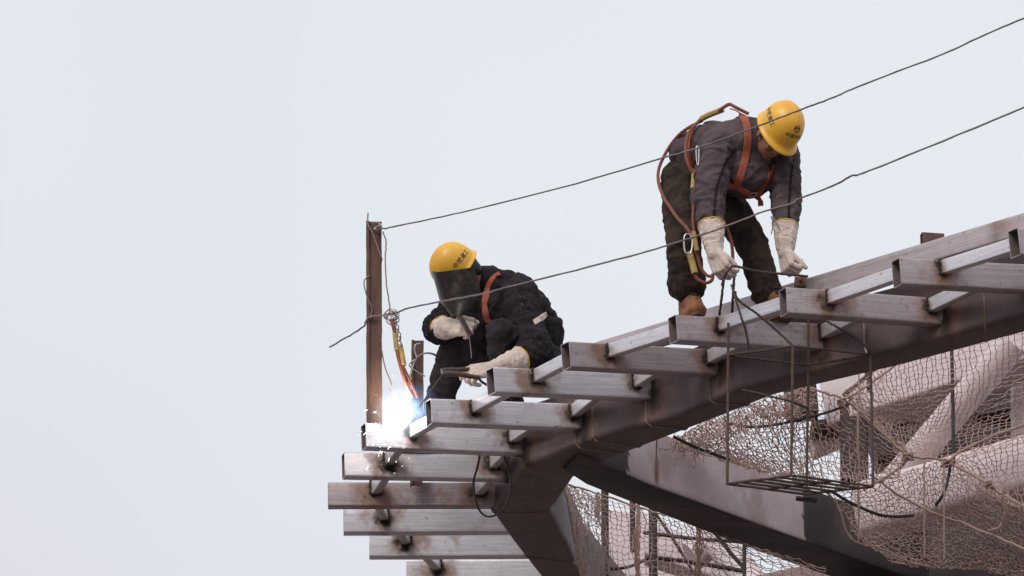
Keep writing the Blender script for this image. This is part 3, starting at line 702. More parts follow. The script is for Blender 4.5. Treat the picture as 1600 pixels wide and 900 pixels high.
def body(neck, headc, headup, headf, joints, lab, pel, chest, base, hair=True):
    S = Soft(); headup = nrm(headup); headf = nrm(headf-headup*(headf@headup)); hr = np.cross(headf, headup); ax = (hr, headf, headup)
    S.ell(headc+headup*.02-headf*.012, ax, (.078, .098, .098)); S.ell(headc-headup*.05+headf*.022, ax, (.062, .072, .075)); S.ell(headc-headup*.098+headf*.058, ax, (.030, .026, .024))
    S.ell(headc-headup*.02+headf*.096, ax, (.014, .018, .026)); S.ell(headc-headup*.036+headf*.104, ax, (.018, .014, .010))   # nose
    S.ell(headc+headup*.012+headf*.086, ax, (.056, .014, .010))                                                             # brow
    S.ell(headc-headup*.066+headf*.086, ax, (.026, .010, .006)); S.ell(headc-headup*.077+headf*.083, ax, (.022, .010, .006))   # lips
    for q in (-1, 1):
        S.ell(headc+hr*.081*q-headup*.015-headf*.012, ax, (.010, .020, .033)); S.ell(headc+hr*.040*q-headup*.030+headf*.076, ax, (.020, .014, .016))
    S.cap(headc-headup*.05-headf*.02, neck, .056, .062); S.cap(neck, chest, .07, .10); S.cap(chest, pel, .10, .10)
    for ch in joints:
        S.chain(ch[0], ch[1])
    o = put(S.mesh(.0065, 2, False), 'person', M['skin'], None, base, lab, 'person')
    # eyes and brows
    for q in (-1, 1):
        mb = MB(); ball(mb, headc+hr*.034*q-headup*.006+headf*.082, .0115, n=10); mb.build('eye', M['ink'], o)
    if hair:
        S = Soft(); S.ell(headc+headup*.03-headf*.024, ax, (.084, .098, .095)); S.ell(headc-headup*.02-headf*.06, ax, (.070, .050, .06)); put(S.mesh(.007, 3, False), 'hair', M['hair'], o)
    return o
def arm(s, e, w_): return ([s, e, w_], [.055, .042, .03])
def leg(h, k, a, f): return ([h, k, a, f], [.085, .058, .042, .035])
hu1 = cR*.52+cU*.66+cT*.54; hf1 = cR*.24-cU*.72+cT*.66
p1 = body(neck, headc, hu1, hf1, [arm(sR, eR, wR), arm(sL, eL, wL), leg(hR, kR, aR, footR+V3(0, -.08, .03)), leg(hL, kL, aL, footL+V3(.02, -.08, .03))], 'worker in grey jacket and orange harness bending down with straight arms to a wire cage', pel, chest, base1)
# trousers
S = Soft(); side1 = nrm(hL-hR)
S.ell(pel+V3(-.02, .04, .0), (side1, nrm(np.cross(side1, V3(0, 0, 1))), V3(0, 0, 1)), (.185, .155, .155)); S.ell(waist*.3+pel*.7, (side1, nrm(np.cross(side1, V3(0, 0, 1))), V3(0, 0, 1)), (.17, .14, .15))
S.bones.append((pel, waist, .010))
S.chain([hR+V3(.0, 0, -.03), lerp(hR, kR, .5), kR, lerp(kR, aR, .45), lerp(kR, aR, .6), aR+V3(0, 0.0, .15)], [.118, .112, .098, .098, .108, .082], .010)
S.chain([hL+V3(.0, 0, -.03), lerp(hL, kL, .5), kL, lerp(kL, aL, .5), lerp(kL, aL, .7), aL+V3(0, 0, .045)], [.12, .108, .090, .086, .090, .082], .009)
tr1 = put(S.mesh(.009, 5, True, 13, 9, seed=3.), 'trousers', M['trous1'], p1)
# jacket
S = Soft(); sp = nrm(neck-pel); sh = nrm(sL-sR); nb = nrm(np.cross(sh, sp)); sh = np.cross(sp, nb); AX = (sh, nb, sp)
S.ell(lerp(pel, waist, .75), AX, (.18, .15, .13)); S.ell(lerp(waist, chest, .5), AX, (.185, .15, .16)); S.ell(chest, AX, (.195, .15, .16)); S.ell(lerp(chest, neck, .6), AX, (.165, .125, .11))
S.ell(lerp(sR, sL, .5)*.7+neck*.3, AX, (.17, .11, .09))
S.ell(J(1158, 262, 24.50), AX, (.165, .12, .17)); S.ell(J(1166, 278, 24.48), AX, (.15, .10, .13))
S.bones += [(lerp(pel, waist, .6), neck, .012)]
S.cap(lerp(sR, chest, .3), sR, .11, .095, .006); S.cap(lerp(sL, chest, .3), sL, .10, .088, .006)
S.chain([sR, lerp(sR, eR, .5), eR, lerp(eR, wR, .35), lerp(eR, wR, .62)], [.098, .096, .092, .080, .050], .014)
S.chain([sL, lerp(sL, eL, .5), eL, lerp(eL, wL, .4), lerp(eL, wL, .6)], [.092, .090, .086, .072, .047], .014)
S.chain([neck-sp*.01-nb*.0, neck+nrm(headc-neck)*.035], [.082, .074], .0)
ja1 = put(S.mesh(.0085, 4, True, 15, 9, seed=8.), 'jacket', M['cloth1'], p1)
# boots
def boot(parent, ft, ank, fwd, mat_, nm='boot'):
    fwd = nrm(fwd-V3(0, 0, 1)*fwd[2]); sd_ = nrm(np.cross(fwd, V3(0, 0, 1))); up = V3(0, 0, 1); S = Soft(); AXb = (sd_, fwd, up)
    z = ft; S.cap(ank+up*.13, ank-up*.01, .060, .058, .003); S.ell(z-fwd*.035+up*.055, AXb, (.053, .064, .05)); S.ell(z+fwd*.06+up*.052, AXb, (.055, .09, .048)); S.ell(z+fwd*.135+up*.042, AXb, (.058, .07, .042)); S.cap(ank-up*.02, z+fwd*.08+up*.06, .055, .045, .002); S.cap(ank+up*.07+fwd*.022, z+fwd*.145+up*.058, .056, .046, .003)
    o = put(S.mesh(.007, 3, True, 40, 12), nm, mat_, parent)
    mb = MB(); out = []
    for i in range(28):
        a = 2*math.pi*i/28; y = math.cos(a); x = math.sin(a); wdt = .057 if y > -.2 else .049; out.append(z+fwd*(.052+.148*y)+sd_*x*wdt*(1-.12*abs(y)**3))
    sweep(mb, [np.array([q+up*.002 for q in out]), np.array([q+up*.020 for q in out])]); mb.build('sole', M['sole'], o)
    lc = MB()
    n_ = nrm(up*.8+fwd*.6)
    for q in range(8):
        c_ = lerp(ank+up*.10+fwd*.022+n_*.054, z+fwd*.125+up*.062+n_*.048, q/7.); g_ = .004*(-1)**q; tube(lc, [c_-sd_*.034-n_*.016+up*g_, c_+n_*.004-up*g_, c_+sd_*.034-n_*.016+up*g_], .0048, 6)
    lc.build('laces', M['soot'], o); return o
boot(p1, footR, aR, V3(.16, -1, 0), M['boot']); boot(p1, footL, aL, V3(.5, -.85, 0), M['boot'])
# gloves
gR = glove('g', wR, J(1134, 432, 24.15)-wR, cT*.75-cR*.55+cU*.1, cR*.75+cT*.55, p1, [lerp(eR, wR, .50), lerp(eR, wR, .76)], [.074, .060], curl=(.75, 1.0, .75), thumb=(.35, .75, .5), size=1.07)
gL = glove('g', wL, J(1234, 430, 24.38)-wL, cT*.5-cR*.75, cT*.8+cR*.55, p1, [lerp(eL, wL, .50), lerp(eL, wL, .78)], [.072, .058], curl=(1.15, 1.3, .8), thumb=(.22, .75, .15), size=1.07)
# hard hat with print
hat1, wrap1, W1 = hard_hat(p1, headc+nrm(hu1)*.045, hu1, hf1, size=1.0)
wrap1((.95, -.05, .34), (.0, 1, -.12), (-.3, 0, 1.), lettering('中铁建工', .034, .012), 'lettering')
wrap1((-.04, .90, .36), (-1, 0, 0), (0, -.3, 1), lettering('中国中铁', .026, .012), 'lettering')
wrap1((-.04, .80, .66), (-1, 0, 0), (0, -.3, 1), emblem(.020), 'emblem')
# harness, piping
bv1 = bvh_of([ja1, tr1]); bvj = bvh_of([ja1])
hn = empty('x', base1, None, None); bpy.data.objects.remove(hn)
mb = MB()
strap_on(mb, bvj, [(1140, 170), (1152, 174), (1163, 186), (1168, 205), (1168, 225), (1164, 250), (1157, 275), (1150, 290)], .042)
strap_on(mb, bvj, [(1208, 258), (1203, 272), (1196, 288), (1186, 300)], .036)
strap_on(mb, bvj, [(1138, 290), (1150, 292), (1163, 299), (1175, 303), (1190, 302)], .032)
strap_on(mb, bvj, [(1178, 303), (1187, 312), (1189, 322)], .030)
strap_on(mb, bvj, [(1097, 185), (1084, 200), (1077, 220), (1076, 240), (1082, 262), (1087, 272)], .032)
hs1 = mb.build('harness', M['orange'], p1)
mb = MB(); pb, nb_ = cast(bvj, 1175, 302, .012); x_ = nrm(cR-nb_*(cR@nb_)); y_ = np.cross(nb_, x_)
for q in (-1, 1): tube(mb, [pb-x_*.02+y_*.012*q, pb+x_*.02+y_*.012*q], .003, 6); tube(mb, [pb+x_*.02*q-y_*.012, pb+x_*.02*q+y_*.012], .003, 6)
mb.build('buckle', M['clip'], hs1)
mb = MB(); strap_on(mb, bvj, [(1150, 232), (1138, 246), (1130, 262), (1124, 280), (1119, 295), (1117, 320), (1114, 345)], .014, .003, off=.003); mb.build('piping', M['piping'], ja1); mb = MB(); strap_on(mb, bvj, [(1240, 250), (1236, 275), (1234, 300), (1232, 330), (1234, 350)], .012, .003, off=.003)
mb.build('piping', M['piping'], ja1)
# lanyard: looped brown rope with yellow sleeve and hooks
ly = MB()
def pxrope(mb, pts, r, m=0, sub=8, n=8): tube(mb, crom([at(*p) for p in pts], sub), r, n, m)
pxrope(ly, [(1170, 178, 24.36), (1150, 168, 24.35), (1140, 163, 24.36), (1130, 168, 24.37), (1122, 174, 24.38)], .0095)
pxrope(ly, [(1094, 187, 24.47), (1086, 196, 24.45), (1076, 208, 24.43), (1072, 225, 24.40), (1072, 245, 24.38), (1078, 262, 24.37), (1085, 274, 24.37)], .0095)
pxrope(ly, [(1098, 188, 24.49), (1075, 200, 24.52), (1058, 214, 24.56), (1042, 236, 24.60), (1030, 262, 24.58), (1029, 285, 24.52), (1038, 310, 24.45), (1046, 322, 24.40), (1058, 340, 24.33), (1072, 355, 24.28), (1082, 372, 24.27), (1090, 400, 24.28), (1095, 418, 24.28), (1104, 430, 24.28), (1112, 432, 24.27)], .0092)
pxrope(ly, [(1085, 285, 24.33), (1084, 310, 24.28), (1083, 340, 24.27), (1084, 362, 24.27)], .009)
pxrope(ly, [(1130, 345, 24.36), (1137, 360, 24.36), (1143, 380, 24.35), (1145, 400, 24.33), (1144, 412, 24.32)], .009)
pxrope(ly, [(1083, 425, 24.27), (1090, 436, 24.27), (1102, 442, 24.27), (1112, 438, 24.26), (1114, 428, 24.26)], .010)
lan = ly.build('lanyard', M['lany'], p1)
for pts, r_ in (([(1095, 186, 24.465), (1108, 179.5, 24.44), (1130, 171, 24.40)], .0165), ([(1084, 272, 24.35), (1083.5, 280, 24.34), (1082.5, 295, 24.31)], .0125), ([(1077, 394, 24.26), (1081, 408, 24.26), (1086, 427, 24.26)], .018), ([(1084, 362, 24.262), (1086, 375, 24.262), (1089, 392, 24.262)], .0125)):
    ls = MB(); pxrope(ls, pts, r_, sub=4); ls.build('yellow_sleeve', M['yellow'], lan)
for pts, r_ in (([(1090, 228, 24.27), (1088, 231, 24.27), (1088, 242, 24.27), (1089, 254, 24.27), (1091, 258, 24.27), (1092, 250, 24.27), (1092, 234, 24.27), (1090, 228, 24.27)], .0036), ([(1078, 366, 24.22), (1072, 366, 24.22), (1069, 372, 24.22), (1069, 384, 24.22), (1071, 394, 24.22), (1076, 397, 24.22), (1080, 393, 24.22), (1082, 376, 24.22), (1078, 366, 24.22)], .0046)):
    ck = MB(); pxrope(ck, pts, r_); ck.build('carabiner', M['clip'], lan)
# rebar held in the hands and the tie wire in the left cuff
rb = MB(); tube(rb, crom([at(*p) for p in [(1128, 445, 24.22), (1134, 428, 24.12), (1143, 417, 24.10), (1152, 416.5, 24.10), (1175, 422, 24.12), (1200, 426, 24.18), (1235, 429, 24.27), (1262, 432, 24.33)]], 6), .0072, 8, jit=.1)
tag(rb.build('rebar_rod', M['rebar']), 'thin bent rusty rod held level between the two gloves of the bending worker', 'rod')
cl = MB(); q = at(1251, 441, 24.36)
boxtube(cl, q+V3(-.03, 0, .035), q+V3(.035, .0, .03), .05, .055, r=.008, nst=6, nh=4, hollow=False); ball(cl, q+V3(.0, -.012, .008), .012, n=8, jit=.2); tube(cl, [q+V3(-.02, .01, -.01), q+V3(-.03, .01, -.05)], .007, 6); tube(cl, [q+V3(.025, .01, -.01), q+V3(.03, .01, -.05)], .006, 6)
tag(cl.build('clamp', M['rust']), 'small rusty clamp at the end of the rod in the bending worker\'s left glove', 'clamp')
wc = MB(); tube(wc, crom([at(*p) for p in [(1205, 366, 24.28), (1208, 350, 24.26), (1205, 338, 24.25), (1213, 348, 24.26), (1219, 360, 24.29)]], 6), .0036, 6)
tag(wc.build('tie_wire', M['clip']), 'pale tie wire dangling above the bending worker\'s left glove cuff', 'tie wire', 'knots of tie wire on the post')

# ------------------------------------------------------------------ welder crouching behind the tubes
Yp = 26.30
t9 = tubes[8]; t8 = tubes[7]
base2 = edge_at_px(t8, 790, .04); fF = edge_at_px(t9, 668, .04); fN = edge_at_px(t8, 800, .045)
HF, KF, AF = J(838, 562, 26.62), J(705, 546, 26.52), fF+V3(.02, .02, .11)
HN, KN, AN = J(852, 568, 26.34), J(782, 520, 26.02), fN+V3(.0, .02, .10)
PEL = (HF+HN)/2; WST = J(838, 520, 26.46); CH = J(800, 468, 26.36); NK = J(764, 437, 26.30); HD = J(724, 429, 26.22)
SN, EN, WN = J(806, 462, 26.17), J(838, 553, 26.02), J(768, 577, 25.86)
SF, EF, WF = J(742, 456, 26.48), J(686, 512, 26.40), J(709, 513, 26.17)
for n_, a, b in (('thF', HF, KF), ('shF', KF, AF), ('thN', HN, KN), ('shN', KN, AN), ('uaN', SN, EN), ('faN', EN, WN), ('uaF', SF, EF), ('faF', EF, WF), ('spine', PEL, NK), ('shoulders', SN, SF)): bone(n_, a, b)
hu2 = -cR*.72+cU*.62+cT*.30; hf2 = -cR*.62-cU*.76+cT*.12
p2 = body(NK, HD, hu2, hf2, [arm(SN, EN, WN), arm(SF, EF, WF), leg(HF, KF, AF, fF+V3(-.08, 0, .03)), leg(HN, KN, AN, fN+V3(-.08, 0, .03))], 'welder in black crouching behind the tubes with yellow helmet and dark hand-held face shield', PEL, CH, base2)
S = Soft(); sd2 = nrm(HN-HF); S.ell(PEL+V3(.02, .02, .02), (sd2, nrm(np.cross(sd2, V3(0, 0, 1))), V3(0, 0, 1)), (.19, .16, .15)); S.bones.append((PEL, WST, .008))
S.chain([HF, lerp(HF, KF, .5), KF+V3(.02, 0, -.02), lerp(KF, AF, .5), AF], [.125, .115, .098, .088, .075], .010)
S.chain([HN, lerp(HN, KN, .5), KN, lerp(KN, AN, .5), AN], [.125, .115, .092, .085, .075], .010)
tr2 = put(S.mesh(.009, 5, True, 13, 8, seed=11.), 'trousers', M['trous2'], p2)
S = Soft(); sp = nrm(NK-PEL); sh = nrm(SN-SF); nb = nrm(np.cross(sh, sp)); sh = np.cross(sp, nb); AX = (sh, nb, sp)
S.ell(lerp(PEL, WST, .75), AX, (.17, .15, .12)); S.ell(WST, AX, (.18, .155, .15)); S.ell(lerp(WST, CH, .6), AX, (.19, .16, .16)); S.ell(CH, AX, (.20, .15, .15)); S.ell(lerp(CH, NK, .55), AX, (.16, .115, .10)); S.ell(J(772, 492, 26.32), AX, (.17, .12, .15)); S.ell(J(758, 516, 26.42), AX, (.15, .10, .12)); S.ell(J(788, 520, 26.36), AX, (.16, .12, .14)); S.bones += [(PEL, NK, .012)]
S.cap(lerp(SN, CH, .4), SN, .11, .10, .008); S.cap(lerp(SF, CH, .4), SF, .11, .095, .008)
S.chain([SN, lerp(SN, EN, .5), EN, lerp(EN, WN, .25), lerp(EN, WN, .50)], [.102, .102, .104, .084, .046], .014)
S.chain([SF, lerp(SF, EF, .5), EF, lerp(EF, WF, .15), lerp(EF, WF, .4)], [.10, .10, .098, .080, .044], .014)
S.chain([NK, NK+nrm(HD-NK)*.04], [.085, .078], 0)
ja2 = put(S.mesh(.0085, 4, True, 16, 9, seed=21.), 'jacket', M['cloth2'], p2)
boot(p2, fF, AF, V3(-.9, -.4, 0), M['blackboot']); boot(p2, fN, AN, V3(-.95, -.3, 0), M['blackboot'])
gN = glove('g', WN, J(735, 583, 25.84)-WN, cU*.75+cT*.6, cU*.55-cT*.8, p2, [lerp(EN, WN, .36), lerp(EN, WN, .72)], [.078, .060], curls=[(.45, .75, .5), (.75, 1.1, .7), (.85, 1.2, .8), (.9, 1.2, .8)], spread=.08, thumb=(.35, .15, .1), size=1.12)
gF = glove('g', WF, J(732, 506, 26.02)-WF, cT*.85+cU*.35-cR*.3, cU*.8-cT*.3, p2, [lerp(EF, WF, .25), lerp(EF, WF, .72)], [.072, .060], curl=(1.1, 1.3, .9), thumb=(.3, .8, .6), size=1.15)
hat2, wrap2, W2 = hard_hat(p2, HD+nrm(hu2)*.045, hu2, hf2, size=1.0)
wrap2((-.93, -.50, .22), (.0, -1, 0), (.3, 0, 1), lettering('中铁建工', .034, .012), 'lettering')
bv2 = bvh_of([ja2])
mb = MB(); strap_on(mb, bv2, [(781, 428), (774, 432), (766, 442), (760, 458), (758, 475), (759, 490), (764, 503)], .042)
mb.build('harness', M['orange'], p2)
mb = MB(); strap_on(mb, bv2, [(853, 490), (847, 496), (838, 502), (834, 505)], .034, .006); mb.build('waist_pad', M['glove'], p2)
# hand-held face shield
fs = MB(); rows = 22; cols = 30; top = [(664, 420), (737, 431)]; ax_c = HD
fdir = nrm(-cR*.62-cU*.25+cT*.74); fup = nrm(cU*.97-cR*.10); fup = nrm(fup-fdir*(fup@fdir)); frt = np.cross(fup, fdir)
cen = at(707, 457, 25.98)
vs = []
for layer in (0, 1):
    for r_ in range(rows+1):
        t_ = r_/rows; y = .135-.268*t_; half = .160 if t_ < .66 else lerp(.160, .085, sstep((t_-.66)/.34)); dep = lerp(.135, .11, t_)
        for c_ in range(cols+1):
            a = lerp(-1.35, 1.35, c_/cols); k = 1-.022*layer
            yy = y+(-.03*(abs(a)/1.35)**2 if t_ > .85 else 0)+(.0 if t_ > .1 else -.012*(abs(a)/1.35)**2)
            vs.append(cen+frt*math.sin(a)*half*k+fdir*(math.cos(a)*dep*k-.09)+fup*yy)
n1 = (rows+1)*(cols+1); f = []
for r_ in range(rows):
    for c_ in range(cols):
        a = r_*(cols+1)+c_; f.append((a, a+1, a+cols+2, a+cols+1)); b = a+n1; f.append((b, b+cols+1, b+cols+2, b+1))
for c_ in range(cols): a = c_; f.append((a, a+n1, a+n1+1, a+1)); a = rows*(cols+1)+c_; f.append((a, a+1, a+n1+1, a+n1))
for r_ in range(rows): a = r_*(cols+1); f.append((a, a+cols+1, a+n1+cols+1, a+n1)); a = a+cols; f.append((a, a+n1, a+n1+cols+1, a+cols+1))
fs.add(vs, f)
fso = empty('face_shield', cen, 'worn black hand-held welding shield hiding the crouching welder\'s face', 'face shield')
fs.build('shell', M['mask'], fso, sharp=50)
hh = MB(); tube(hh, [cen+fdir*.0-fup*.14, at(722, 500, 25.99), at(735, 524, 26.03)], .014, 8); hh.build('handle', M['holder'], fso)
# electrode holder, electrode and its cable
eh = empty('electrode_holder', at(742, 586, 25.82), 'brown tong-shaped electrode holder gripped in the welder\'s outstretched glove', 'electrode holder')
mb = MB(); tube(mb, crom([at(*p) for p in [(748, 590, 25.80), (735, 588, 25.78), (718, 585, 25.77), (705, 584, 25.77), (693, 584.5, 25.77)]], 5), [.013]*6+[.0145]*5+[.016]*5+[.0185]*5, 10); mb.build('lower_jaw', M['holder'], eh)
mb = MB(); tube(mb, crom([at(*p) for p in [(742, 578, 25.86), (728, 577, 25.84), (712, 578, 25.83), (700, 578.5, 25.83), (690, 580.5, 25.82)]], 5), [.012]*6+[.0135]*5+[.015]*5+[.017]*5, 10); mb.build('upper_jaw', M['holder'], eh)
er = MB(); tube(er, [at(691, 586, 25.79), at(655, 636, 25.93)], .0042, 8); tag(er.build('welding_electrode', M['rebar']), 'thin straight electrode slanting from the holder jaws down into the arc', 'electrode')
wirepx([(748, 590, 25.80), (752, 596, 25.86), (762, 602, 25.95), (775, 609, 26.05), (800, 626, 26.2)], .0075, 'welding_cable', M['cable'], 'thin dark cable trailing from the electrode holder behind the open tube end', 'cable')
wirepx([(733, 524, 25.96), (735, 540, 25.95), (737, 560, 25.93)], .002, 'thin_cord', M['wire'], 'thin grey cord hanging from the fist that holds the face shield', 'cord')
# lanyard tied to the post
ly2 = empty('safety_lanyard', at(612, 500, YP-.05), 'orange twin rope lanyard with yellow sleeves hung from the tie wire clump', 'lanyard')
mb = MB(); pxrope(mb, [(612, 500, YP-.05), (617, 520, YP-.05), (620, 545, YP-.05), (627, 575, YP-.05), (637, 605, YP-.05), (646, 622, YP-.04)], .0115); pxrope(mb, [(629, 572, YP-.045), (635, 585, YP-.045), (644, 603, YP-.045), (653, 622, YP-.04)], .011); mb.build('rope', M['lany'], ly2)
mb = MB(); pxrope(mb, [(617, 521, YP-.052), (620, 547, YP-.052)], .014, sub=3); mb.build('yellow_sleeve', M['yellow'], ly2); mb = MB(); pxrope(mb, [(625, 539, YP-.047), (631, 571, YP-.047)], .0155, sub=3); mb.build('yellow_sleeve', M['yellow'], ly2)
mb = MB()
for k in range(5):
    c0 = at(619+k*1.6, 505+k*6.0, YP-.06); pts = [c0+cR*.008*math.cos(a)*(1 if k % 2 else .4)+cU*.013*math.sin(a)+cF*.006*math.cos(a) for a in np.linspace(0, 6.3, 12)]; tube(mb, pts, .003, 6)
tube(mb, [at(622+5*math.cos(a), 540-2+6*math.sin(a), YP-.06) for a in np.linspace(0, 6.3, 14)], .0045, 6); mb.build('chain', M['wire'], ly2)
# ------------------------------------------------------------------ hanging wire cage
cage = empty('wire_cage', at(1250, 772, 24.6), 'rusty rebar cage with a barred floor hanging from the tubes at right', 'cage')
ZF = onz(1250, 757, 10.5); YC = 24.25
zt = at(1250, 550, YC)[2]; zb_ = at(1250, 757, YC)[2]
tops = [onz(1138, 555, zt), onz(1239, 541, zt), onz(1360, 554, zt), onz(1263, 571, zt)]
bots = [onz(1136, 756, zb_), onz(1236, 743, zb_), onz(1364, 760, zb_), onz(1260, 772, zb_)]
def bar(pts, r=0.0066, name='bar', par=cage, m='rebar', sub=1):
    mb = MB(); P = np.array(pts) if sub == 1 else crom(pts, sub)
    tube(mb, [lerp(P[i], P[i+1], k/6)+rng.normal(0, .0008, 3) for i in range(len(P)-1) for k in range(6)]+[P[-1]], r, 8, jit=.10); return mb.build(name, M[m], par)
def up_ext(p, px, py): return at(px, py, p[1])
bar([bots[0], tops[0], up_ext(tops[0], 1138, 505)], 0.0076, 'upright')
bar([bots[1], tops[1]], 0.0076, 'upright'); bar([bots[2], tops[2]], 0.0076, 'upright'); bar([bots[3], tops[3], up_ext(tops[3], 1263, 492)], 0.0076, 'upright')
for a, b in ((0, 1), (1, 2), (2, 3), (3, 0)): bar([tops[a], tops[b]], 0.0066, 'top_bar'); bar([bots[a], bots[b]], 0.0074, 'floor_frame')
for k in range(1, 5): t_ = k/5; bar([lerp(bots[0], bots[1], t_), lerp(bots[3], bots[2], t_)], .0075, 'floor_bar')
for k in range(1, 2): t_ = k/2; bar([lerp(bots[0], bots[3], t_), lerp(bots[1], bots[2], t_)], .0075, 'floor_bar')
m1 = lerp(bots[1], tops[1], .57); m2 = lerp(bots[3], tops[3], .665); bar([m1+V3(-.26, -.05, .045), m1, m2], 0.0066, 'middle_bar')
bar([tops[1], at(1222, 524, 24.2), at(1185, 492, 24.15), at(1155, 470, 24.12), at(1148, 455, 24.12)], 0.0066, 'hook', sub=4)
bar([tops[2], at(1352, 540, 24.25), at(1320, 518, 24.3), at(1287, 499, 24.35)], 0.0066, 'hook', sub=4)
bar([at(1170, 545, 24.2), at(1166, 520, 24.15), at(1158, 495, 24.1), at(1150, 470, 24.1), at(1143, 445, 24.1)], 0.0062, 'hook', sub=4)
bar([at(1124, 492, 24.3), at(1127, 470, 24.2), at(1131, 436, 24.12)], 0.0070, 'hook', sub=3)
bar([at(1144, 488, 24.25), at(1145, 470, 24.2), at(1147, 432, 24.12)], 0.0074, 'hook', sub=3)
sb = MB(); c_ = lerp(bots[3], bots[2], .05)+V3(-.05, .02, -.004); boxtube(sb, c_+V3(-.02, 0, 0), c_+V3(.09, 0, -.012), .05, .012, r=.003, nst=3, nh=1, hollow=False); sb.build('floor_plate', M['rebar'], cage)

# ------------------------------------------------------------------ structure behind the nets
def beam_px(name, A, B, w_, h_, m, lab, cat='beam', up=(0, 0, 1), r=.02, away=1, grp=None, parent=None):
    mb = MB(); boxbeam(mb, A, B, w_, h_, r=r, up=up, away=away); o = mb.build(name, m, parent)
    return tag(o, lab, cat, grp) if parent is None else o
def pipe_px(name, pts, r, m, lab, cat='pipe', n=24, sub=8, grp=None):
    mb = MB(); tube(mb, crom(pts, sub), r, n); return tag(mb.build(name, m), lab, cat, grp)
beam_px('roof_beam', at(1270, 545, 28.3), lerp(at(1270, 545, 28.3), at(1700, 398, 27.5), 2.0), .34, .52, M['pale_bg'], 'deep pale box beam behind the net under the girder at upper right')
pipe_px('diagonal_brace', [at(1385, 768, 27.85), at(1470, 668, 27.5), at(1585, 533, 27.15)], .092, M['pale_bg'], 'thick pale round brace slanting up behind the net at right', 'brace')
pipe_px('upright_pipe', [at(1597, 520, 28.3), at(1597, 745, 28.3)], .07, M['pale_bg'], 'pale upright pipe at the right edge behind the net')
beam_px('lower_chord', at(1326, 752, 27.5), lerp(at(1326, 752, 27.5), at(1740, 634, 26.9), 2.0), .26, .335, M['pale_bg'], 'broad pale box member rising to the right edge behind the lower net', 'beam', r=.06)
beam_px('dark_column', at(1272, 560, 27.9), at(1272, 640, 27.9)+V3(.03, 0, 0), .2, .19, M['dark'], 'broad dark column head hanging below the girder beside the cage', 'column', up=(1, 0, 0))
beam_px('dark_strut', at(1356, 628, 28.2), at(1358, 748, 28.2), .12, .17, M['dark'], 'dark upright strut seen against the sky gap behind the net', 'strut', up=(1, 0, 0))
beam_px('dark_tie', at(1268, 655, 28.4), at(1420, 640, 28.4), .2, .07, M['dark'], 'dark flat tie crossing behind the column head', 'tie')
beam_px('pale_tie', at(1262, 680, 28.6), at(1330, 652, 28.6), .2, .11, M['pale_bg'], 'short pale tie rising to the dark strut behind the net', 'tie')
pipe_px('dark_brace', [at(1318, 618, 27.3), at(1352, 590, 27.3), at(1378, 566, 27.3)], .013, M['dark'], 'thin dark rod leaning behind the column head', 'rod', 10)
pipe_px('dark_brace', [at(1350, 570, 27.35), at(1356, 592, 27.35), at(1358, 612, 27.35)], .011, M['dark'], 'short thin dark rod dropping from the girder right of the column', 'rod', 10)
beam_px('shadow_truss', at(1345, 628, 29.4), at(1660, 548, 29.4), .3, .40, M['dark'], 'dark sloping truss backing standing for the shaded interior behind the round brace', 'beam')  # oversized dark backing in place of the shaded interior behind the brace
beam_px('shadow_truss', at(1455, 640, 29.0), at(1660, 690, 29.0), .3, .36, M['dark'], 'dark truss panel standing for shade, falling to the right behind the round brace', 'beam')  # dark panel filling the rest of that shaded interior
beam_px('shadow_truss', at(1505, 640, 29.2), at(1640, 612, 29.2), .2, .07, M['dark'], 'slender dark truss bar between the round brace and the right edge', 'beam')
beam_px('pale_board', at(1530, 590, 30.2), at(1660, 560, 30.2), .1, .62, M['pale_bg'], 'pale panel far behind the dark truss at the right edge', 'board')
beam_px('shadow_girder', at(1300, 838, 28.6), lerp(at(1300, 838, 28.6), at(1720, 738, 28.0), 2.0), .7, 1.1, M['dark'], 'dark slab standing for girder underside and shadow in the lower right corner', 'beam')  # one dark slab for the beam underside and the shadow beside it
beam_px('low_beam', at(1150, 905, 29.0), at(1345, 862, 28.6), .3, .34, mat('pinkish_primed_steel', (.27, .19, .185), .7, 0, (.33, .24, .235), 5), 'pinkish beam with net strands at the bottom edge under the branch beam', 'beam')
# behind the lower left net
beam_px('far_board', at(944, 795, 30.0), at(1012, 800, 30.0), .12, .75, M['pale_bg'], 'pale panel behind the lower net, right beside the girder tip', 'board')
beam_px('far_beam', at(1005, 812, 30.6), at(1180, 872, 30.6), .25, .22, M['pale_bg'], 'pale far beam sloping down to the right under the branch beam', 'beam')
pipe_px('far_pipe', [at(1080, 870, 30.2), at(1115, 850, 30.2), at(1150, 880, 30.0), at(1190, 930, 29.8)], .10, M['pale_bg'], 'bent pale pipe far below the branch beam', 'pipe')
beam_px('far_beam', at(1010, 872, 31.5), at(1110, 898, 31.5), .2, .35, M['pale_bg'], 'pale far beam cut by the bottom edge behind the scaffold poles', 'beam')
for px, y0, y1, r_, Y, lab in ((945, 764, 960, .024, 28.9, 'dark scaffold pole standing nearest the girder tip'), (988, 776, 862, .018, 29.2, 'short dark scaffold pole between the two longer ones'), (1020, 785, 960, .027, 28.7, 'thickest scaffold pole behind the lower net')):
    pipe_px('scaffold_pole', [at(px, y0-8, Y), at(px+1, y1, Y)], r_, M['dark'], lab, 'pole', 14, 2, 'scaffold poles behind the lower net')
